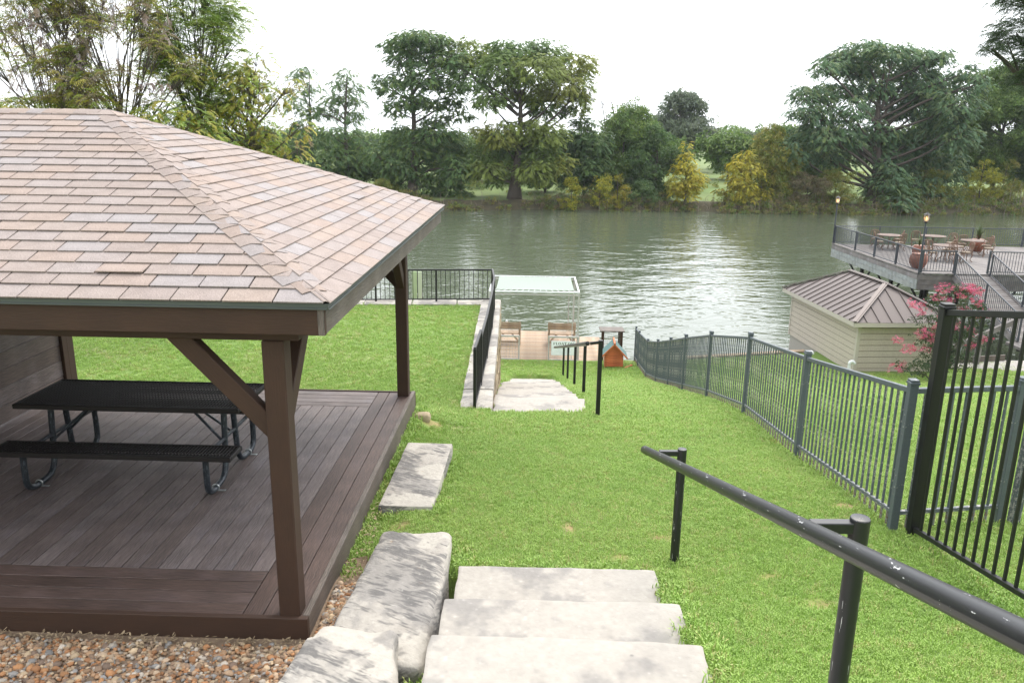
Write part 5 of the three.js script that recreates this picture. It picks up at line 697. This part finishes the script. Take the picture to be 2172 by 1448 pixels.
const bankTrees = [ // name, label, x, z, top, half-width, kind, colours, clumps, cone, bottom
  ['cypress_tree', 'young dark cypress beside the broad spreading cypress', 6.5, -101, 11.4, 4.6, 'soft', C.dark, 32, .55, 1.6],
  ['elm_tree', 'rounded dark green elm with bare twigs in its top', 11.4, -104, 12.6, 5.6, 'broad', C.mid, 36, .25, 1.6],
  ['elm_tree', 'low dark bushy tree beside the yellow cypress', 15.4, -101, 9.8, 4.2, 'broad', C.dark, 30, .2, 1.0],
  ['cypress_sapling', 'bright yellow conical young cypress at the far waterline', 18.4, -97.0, 8.0, 2.8, 'soft', C.yellow, 30, .8, .7],
  ['cypress_sapling', 'orange yellow young cypress beside the tall green sycamore', 25.5, -97.4, 7.4, 3.0, 'soft', C.yellow, 28, .6, .7],
  ['cypress_sapling', 'small pale yellow cypress beside the orange yellow one', 23.6, -97.4, 4.8, 1.9, 'soft', C.yg, 12, .5, .6],
  ['sycamore_tree', 'tall yellow green sycamore across the river', 29.6, -99.5, 10.4, 4.0, 'broad', C.olive, 36, .45, .4],
  ['willow_shrub', 'small yellow bush at the water below the dark cypress', 4.6, -95.6, 3.8, 1.9, 'small', C.yb, 9, .5, .2],
  ['willow_shrub', 'wide yellow green bush at the water below the elm', 8.0, -95.9, 4.6, 2.1, 'small', C.yb, 10, .4, .2],
  ['willow_shrub', 'upright yellow green bush with pale stems below the elm', 10.1, -95.6, 4.9, 1.7, 'small', C.yg, 9, .6, .2],
  ['willow_shrub', 'dark tangled bush at the water between the elms', 13.2, -96.6, 3.6, 2.0, 'small', C.dark, 10, .2, .2],
  ['willow_shrub', 'brownish bush at the waterline below the sycamore', 33.4, -97.6, 5.0, 2.8, 'small', C.brown, 18, .2, .2],
  ['willow_shrub', 'olive bush at the water under the drooping cypress', 37.5, -99.5, 5.2, 3.2, 'small', C.olive, 22, .2, .2],
  ['willow_shrub', 'low green bush under the trunk of the drooping cypress', 44.5, -99.8, 4.6, 3.2, 'small', C.mid, 20, .2, .2],
  ['willow_shrub', 'tangled brown green bush beyond the drooping cypress trunk', 50.5, -102, 5.0, 3.4, 'small', C.olive, 20, .2, .2],
  ['elm_tree', 'green elm filling the bank behind the wide yellow green bush', 1.6, -106, 7.6, 3.6, 'broad', C.mid, 22, .1, .8],
  ['elm_tree', 'dense green tree behind the brownish waterline bush', 35.5, -108, 8.2, 4.4, 'broad', C.mid, 26, .1, .8],
  ['willow_shrub', 'yellow bush beside the drooping cypress, at the reedy bank', 57, -103, 7.0, 3.0, 'small', C.yb, 16, .4, .3],
  ['willow_shrub', 'golden olive bush at the reedy bank', 60.4, -104, 6.6, 2.9, 'small', C.olive, 16, .4, .3],
  ['oak_tree', 'dark oak behind the golden bushes at the reedy bank', 62, -109, 18, 6.5, 'broad', C.mid, 40, .1, 3.5],
  ['oak_tree', 'low dark oak at the edge of the reedy bank', 67, -106, 13, 6, 'broad', C.dark, 34, .1, 2.5],
  ['oak_tree', 'oak reaching up between the drooping cypress and the dark oak', 55, -112, 15.5, 5, 'broad', C.mid, 30, .1, 4],
  ['oak_tree', 'grey green oak standing in the pasture beyond the elms', 26.8, -150, 16.5, 6.2, 'broad', C.grey, 34, .1, 5],
  ['mesquite_tree', 'low greyish mesquite in the pasture gap', 40.5, -160, 10, 6.5, 'broad', C.grey, 22, 0, 5.5],
  ['mesquite_tree', 'brown half bare mesquite in the pasture gap', 35, -150, 9, 4.2, 'broad', C.brown, 14, 0, 5.2],
  ['mesquite_tree', 'dark mesquite behind the sycamore', 46, -150, 11, 5, 'broad', C.mid, 20, 0, 4],
  ['elm_tree', 'green elm behind the slim cypresses across the river', -19.5, -108, 8.5, 4.2, 'broad', C.mid, 20, .1, 1.2],
  ['elm_tree', 'bushy green elm at the far bank between the thin cypresses and the tall one', -24.5, -107, 7, 4.2, 'broad', C.mid, 18, .1, .8],
  ['elm_tree', 'low green tree at the far bank beside the olive tree', -32, -108, 8, 5, 'broad', C.dark, 20, .1, .8],
  ['elm_tree', 'dense elm behind the trunk of the broad spreading cypress', -4.5, -116, 9.0, 4.6, 'broad', C.mid, 26, .1, 1.0],
  ['elm_tree', 'dense elm between the tall cypress and the broad one, behind both', -10.5, -118, 8.2, 4.6, 'broad', C.dark, 26, .1, 1.0],
  ['elm_tree', 'wide elm behind the low dark bushy tree', 18.5, -118, 9.5, 4.4, 'broad', C.mid, 24, .1, 1.2],
  ['mesquite_tree', 'wide mesquite behind the orange yellow cypress', 31, -128, 9.5, 5.0, 'broad', C.mid, 26, 0, 3.2],
  ['mesquite_tree', 'round mesquite behind the olive bush under the drooping cypress', 42, -124, 9.5, 5.5, 'broad', C.mid, 28, 0, 2.4],
  ['cypress_sapling', 'slender yellow cypress in front of the sycamore', 27.8, -97.8, 5.6, 1.7, 'soft', C.yellow, 14, .7, .6],
  ['willow_shrub', 'low olive shrub on the bank below the tall cypress', -18, -97.2, 3.4, 2.2, 'small', C.olive, 10, .2, .3],
  ['willow_shrub', 'dark shrub on the bank between the two big cypresses', -9, -99, 3.2, 2.0, 'small', C.dark, 9, .2, .5],
];
bankTrees.forEach(([name, label, x, z, topY, hw, kind, cols, n, cone, bot], i) => { const g = gb(x, z), far = z < -120, hy = (topY - bot - g * .3) / 2, cy = topY - hy; tree(name, label, name.includes('shrub') ? 'shrub' : 'tree', null, x, g, z, { seed: 60 + i, h: (topY - g) * .92, r: clamp((topY - g) * .018, .04, .26) * (far ? 1.3 : 1), clumps: blob(160 + i, n, cy, hw * .78, hy * .86, hw * .75, hw * .36, Math.max(.45, hy * .24), cone), kind, size: far ? 1.5 : name.includes('shrub') ? .55 : name.includes('sapling') ? .5 : .75, dens: 13, cols, bark: far ? 3 : i % 3, rise: .6, droop: kind === 'soft' ? .6 : .4, low: .06, frill: 2 }); });
{ // bare twigs in the elm's top
  const r = rngOf(5), l = []; for (let i = 0; i < 9; i++) { const x = rr(-2.8, 2.4, r), z = rr(-1, 1, r), a = [x * .6, 9.0, z], b = [x + rr(-.4, .4, r), rr(12.6, 14.6, r), z]; l.push(limb([a, [lerp(a[0], b[0], .6) + .2, lerp(a[1], b[1], .55), z], b], [.09, .06, .02], 5, false)); for (let k = 0; k < 3; k++) { const t = rr(.5, .9, r), p = [lerp(a[0], b[0], t), lerp(a[1], b[1], t), z]; l.push(limb([p, [p[0] + rr(-.8, .8, r), p[1] + rr(.4, 1, r), p[2]]], [.03, .01], 4, false)); } }
  const t = thing('bare_snag', 'bare dead branches rising above the rounded elm', 'tree', [11.0, gb(11, -105), -105.2]); part(t, 'branches', merge(l).translate(0, -gb(11, -105), 0), M.bark[3]); part(t, 'trunk', limb([[0, -.3, 0], [.1, 5, 0], [0, 9.4, 0]], [.25, .2, .1], 7), M.bark[3]);
}
{ // undergrowth along the far waterline, reeds, distant wood
  const r = rngOf(91), g = new THREE.Group(); const cl = []; for (let x = -32; x < 72; x += .42) { const k = Math.abs(IN.noise(x * .21, 3, 1)); if (x > -13 && x < 1 && r() < .7) continue; if (x > 19.6 && x < 22.5) continue; const z = bankEdge(x) - rr(-.7, 2.6, r); cl.push([x, bankY(x, z) + rr(.15, .7, r), z, rr(.5, 1.0, r), rr(.45, .7, r) + 1.5 * k, 0]); }
  const o = thing('undergrowth', 'tangled brown and olive undergrowth along the far waterline', 'undergrowth'); o.userData.kind = 'stuff'; foliage(o, 'foliage', cl, 'small', .6, 13, [...C.brown, ...C.olive, ...C.mid], 92, .3, .1);
  const st = []; for (let i = 0; i < 420; i++) { const x = i < 300 ? rr(-30, 70, r) : rr(60, 68, r), z = bankEdge(x) - rr(-.3, 2.2, r), h = rr(.8, 2.4, r) * (i < 300 ? 1 : 1.5), y = bankY(x, z) - .1; if (x > -13 && x < 1 && r() < .6) continue; st.push(limb([[x, y, z], [x + rr(-.25, .25, r), y + h * .6, z + rr(-.2, .2, r)], [x + rr(-.6, .6, r), y + h, z]], [.03, .02, .008], 4, false)); }
  part(o, 'stems', merge(st), std({ color: lin(.27, .22, .17), roughness: .95 }));
  const tl = thing('treeline', 'distant hazy wood beyond the pasture', 'treeline'); tl.userData.kind = 'stuff'; const far = []; for (let x = -170; x < 230; x += 5.5) { const z = -285 + rr(-25, 25, r), top = 9.5 + 3.0 * sstep(20, 90, x) + 2.2 * IN.noise(x * .05, 1, 4), b = bankY(x, z); far.push([x, lerp(b, top, .5), z, rr(4.5, 7, r), (top - b) * .52, 4]); }
  foliage(tl, 'foliage', far, 'broad', 3.0, 11, C.mid, 93, .3, .5);
  const fl = []; for (let i = 0; i < 160; i++) { const x = rr(-60, 90, r), z = rr(-103, -150, r); if (fbm(x * .06, 1, z * .06, 2) < .05) continue; fl.push([x, bankY(x, z) + .3, z, rr(.8, 2.4, r), rr(.35, 1.1, r), 0]); }
  const fs = thing('pasture_weeds', 'patchy weeds and tall grass in the far pasture', 'weeds'); fs.userData.kind = 'stuff'; foliage(fs, 'foliage', fl, 'small', .8, 7, [...C.olive, ...C.mid], 94, .2, .1);
}
// trees on the near bank ---------------------------------------------------
function webs(t, list) { const br = [], wb = []; list.forEach(([x, y, z, w, h]) => { br.push([x, y - h * .2, z, w * .7, h * .75, w * .7]); wb.push([x, y, z, w * 1.1, h * 1.1, w]); wb.push([x + .1, y + h * .9, z, w * 1.2, h * .6, w]); }); foliage(t, 'dead_leaves', br, 'pin', .17, 26, [[.13, .075, .055], [.20, .13, .10], [.10, .06, .05]], 333, .9, 0); for (let i = 0; i < 26; i++) wb.push([rr(-1.7, 1.2), rr(4.7, 7.6), rr(-.3, .5), .16, .34, .16]); foliage(t, 'web_strands', wb, 'softFine', .2, 15, [[.42, .34, .30], [.36, .27, .23], [.5, .43, .40]], 334, 1.6, 0); }
{
  const w1 = tree('pecan_tree', 'thin pecan hung with brown webworm nests behind the pavilion ridge', 'tree', null, -8.75, 4.2, -17, { seed: 71, h: 5.2, r: .085, twig: .8, bark: 1, clumps: [[-1.6, 10.9, .2, .5, .4], [-1.1, 9.9, -.3, .45, .35], [-.6, 11.2, .3, .5, .4], [-.2, 10.2, .5, .4, .35], [.3, 11.3, -.2, .5, .4], [.6, 10.5, .2, .45, .4], [-2.0, 10.2, .3, .4, .35], [-.7, 9.2, .4, .35, .3], [.4, 9.5, -.3, .35, .3], [.9, 11.0, .3, .4, .4], [-1.4, 9.0, .1, .35, .25], [.1, 8.7, .2, .3, .25], [-1.0, 11.8, 0, .5, .4], [.2, 12.1, 0, .5, .4], [-1.9, 11.6, .2, .5, .4], ...blob(733, 26, 10.0, 1.7, 1.5, .8, .4, .3)], kind: 'pin', size: .28, dens: 30, cols: [...N.olive, [.36, .28, .18], [.40, .33, .25]], rise: 1.0, mat: LN, fuzz: 16, droop: .7, twigs: 7, low: .45, hollow: .1 });
  webs(w1, [[-1.42, 6.1, .4, .1, .42], [-1.35, 5.05, .4, .09, .36], [-.62, 5.6, .3, .07, .4], [.05, 6.2, .2, .1, .4], [.75, 6.35, .3, .15, .22], [1.1, 5.85, .2, .13, .3], [.7, 4.95, .3, .14, .1], [-.55, 4.72, .3, .12, .1], [-.5, 5.1, .2, .09, .15], [-.3, 6.9, .2, .12, .2]]);
  const w2 = tree('pecan_tree', 'second thin pecan with webworm nests at the pavilion ridge end', 'tree', null, -10.5, 4.2, -17.4, { seed: 72, h: 5.0, r: .075, twig: .8, bark: 1, clumps: [[-.9, 10.6, .2, .45, .4], [-.4, 11.2, -.2, .5, .4], [.3, 10.6, .2, .4, .35], [.6, 11.4, .3, .45, .4], [-1.2, 9.6, .1, .4, .3], [-.2, 9.6, .3, .35, .3], [.7, 9.7, 0, .35, .3], [.1, 8.9, .2, .5, .25], [-.7, 8.8, .2, .6, .28], [.5, 8.8, .1, .5, .25], [-.4, 12, 0, .5, .4], ...blob(734, 24, 10.0, 1.4, 1.4, .8, .4, .3)], kind: 'pin', size: .28, dens: 30, cols: [...N.olive, [.36, .28, .18], N.pecan[1]], rise: 1.0, mat: LN, fuzz: 16, droop: .7, twigs: 7, low: .45, hollow: .1 });
  webs(w2, [[-.45, 6.1, .3, .1, .2], [-.35, 5.4, .3, .09, .3], [.25, 6.2, .3, .13, .16], [.35, 5.2, .2, .08, .4], [.9, 5.7, .2, .09, .25]]);
  tree('pecan_tree', 'upright green pecan behind the pavilion hip', 'tree', null, -7.5, 4.2, -18, { seed: 73, h: 5.3, r: .09, twig: .9, bark: 1, clumps: [[-.6, 11.2, .2, .5, .4], [.1, 11.3, .1, .5, .45], [.6, 10.9, -.2, .45, .4], [-.3, 10.6, .3, .5, .4], [.4, 10.3, .2, .5, .4], [.9, 10.2, .1, .35, .35], [-.6, 9.9, .2, .4, .35], [.1, 9.7, -.1, .5, .4], [.7, 9.6, .2, .45, .35], [-.2, 9.1, .2, .45, .35], [.5, 9.0, .1, .45, .35], [-.2, 11.9, 0, .45, .4], [.4, 11.8, .1, .4, .4], [-.5, 8.6, .1, .4, .3], ...blob(735, 34, 10.0, 1.0, 1.7, .6, .42, .34)], kind: 'pin', size: .28, dens: 34, cols: [...N.pecan, N.olive[0]], mat: LN, fuzz: 4, rise: .9, droop: .6, twigs: 7, low: .4 });
  tree('cypress_sapling', 'bushy olive yellow young cypress behind the pavilion roof', 'tree', null, -6.35, 4.18, -18, { seed: 74, h: 5.6, r: .1, bark: 1, clumps: [...blob(710, 34, 8.75, 1.05, .85, .8, .42, .3, .2), [-.9, 9.4, .2, .4, .3], [.3, 9.9, .1, .35, .3], [1.0, 9.3, .2, .4, .3], [1.15, 8.4, .1, .35, .35], [-1.1, 8.7, 0, .35, .3], [.9, 7.9, .3, .4, .3]], kind: 'softFine', size: .2, dens: 19, cols: [...N.olive, [.30, .27, .06], N.pecan[1]], mat: LN, fuzz: 4, rise: .7, droop: .6, twigs: 6, low: .25 });
  tree('cypress_sapling', 'small tawny cypress top at the pavilion eave beside the olive one', 'tree', null, -5.5, 4.16, -18.6, { seed: 75, h: 4, r: .06, bark: 1, clumps: [[.0, 7.9, .1, .35, .25], [.25, 7.5, .1, .35, .25], [-.2, 7.4, 0, .35, .25], [.1, 8.3, 0, .25, .25], [.35, 7.1, .1, .3, .2]], kind: 'softFine', size: .24, dens: 16, cols: [N.olive[3], [.38, .30, .16], N.olive[1]], mat: LN, rise: .7, droop: .6, low: .3 });
  tree('cypress_sapling', 'low olive cypress foliage above the pavilion ridge', 'tree', null, -10.9, 4.2, -16.2, { seed: 76, h: 4.4, r: .07, bark: 1, clumps: [...blob(720, 12, 8.35, 1.0, .38, .5, .4, .22)], kind: 'softFine', size: .22, dens: 18, cols: N.olive, mat: LN, rise: .7, droop: .6, low: .3 });
  tree('cypress_sapling', 'low yellow green cypress foliage along the pavilion hip', 'tree', null, -7.4, 4.2, -16.6, { seed: 78, h: 4.2, r: .07, bark: 1, clumps: blob(722, 24, 8.0, 1.0, .75, .6, .42, .28), kind: 'softFine', size: .2, dens: 18, cols: [...N.olive, N.pecan[0]], mat: LN, fuzz: 3, rise: .7, droop: .6, low: .3 });
  tree('pecan_tree', 'dark leafy pecan reaching over the raised deck from the near bank', 'tree', null, 19.3, .7, -27, { seed: 77, h: 12.5, r: .3, bark: 0, clumps: [[-3.0, 12.7, .2, 1.1, .8], [-3.9, 11.7, -.2, .9, .6], [-3.2, 11.0, .3, 1.0, .7], [-4.7, 11.2, 0, .5, .3], [-4.2, 12.7, .1, .7, .5], [-2.4, 11.9, .2, 1.1, .8], [-2.2, 10.6, .2, .8, .5], [-3.6, 10.3, 0, .5, .35], [-1.6, 13, 0, 1.2, .9], [-.6, 12.2, 0, 1.2, .9], [.8, 13, 0, 1.3, 1], [1.6, 11.8, 0, 1.3, 1], [0, 14.2, 0, 1.4, 1], [-3.2, 13.7, 0, .8, .6]], kind: 'pin', size: .34, dens: 75, cols: [[.045, .08, .033], [.055, .095, .036], [.07, .11, .042]], rise: .6, droop: .7, low: .4 });
}
{ // crepe myrtle
  const x = 12.75, z = -23.9, y = groundY(12.75, -23.9) - .05, cl = [[0, 1.1, 0, .55, .5], [-.35, 1.6, .1, .4, .35], [.4, 1.7, 0, .45, .4], [-.55, 2.1, .1, .35, .3], [.1, 2.3, 0, .45, .35], [.6, 2.4, .1, .4, .35], [-.25, 2.7, 0, .3, .25], [.3, 2.9, 0, .35, .25], [.8, 1.5, 0, .4, .4], [-.2, .6, .1, .5, .35], [-.75, .45, .2, .4, .2], [.5, .8, .1, .5, .35], [1.0, 2.0, 0, .3, .3]];
  const t = thing('crepe_myrtle', 'pink flowering crepe myrtle shrub beside the cream shed', 'shrub', [x, y, z]); const r = rngOf(8), l = []; for (const c of cl) l.push(limb([[rr(-.1, .1, r), -.05, rr(-.1, .1, r)], [c[0] * .45, c[1] * .6, c[2] * .5], [c[0], c[1], c[2]]], [.03, .02, .008], 5, false)); part(t, 'stems', merge(l), M.bark[1]);
  foliage(t, 'leaves', cl, 'small', .26, 26, [[.05, .095, .04], [.07, .115, .045], [.09, .11, .05]], 51, .3, .1);
  const fl = [[-.95, 2.55], [-.75, 2.35], [-.35, 2.75], [-.25, 3.05], [.05, 2.65], [.35, 3.15], [.55, 3.0], [.2, 2.85], [-.85, 1.75], [-.55, 1.6], [-.3, 1.95], [-.6, 1.2], [-1.05, 1.15], [-.2, 1.35], [-.45, 1.45], [.5, 2.35], [.85, 1.75], [1.15, 1.55], [1.0, 2.3], [.9, 1.25], [.05, 2.1], [-.1, 1.75], [.25, 1.95], [.65, 2.7], [-1.2, .5], [.05, .65], [-1.3, 1.35], [.7, 3.0]]; const fc = fl.map(([a, b], i) => [a, b, rr(-.1, .45, r), i % 3 ? .17 : .26, i % 3 ? .13 : .18, .18]);
  foliage(t, 'blossoms', fc, 'small', .11, 30, [[.62, .10, .20], [.72, .16, .28], [.52, .08, .14], [.75, .25, .36]], 52, .2, .2);
}
scene.traverse((o) => { if (o.isMesh) { o.castShadow = true; o.receiveShadow = true; } });
scene.fog = new THREE.FogExp2(new THREE.Color().setRGB(.86, .92, 1), .0002);
renderer.setSize(1024, 682);
renderer.render(scene, camera);
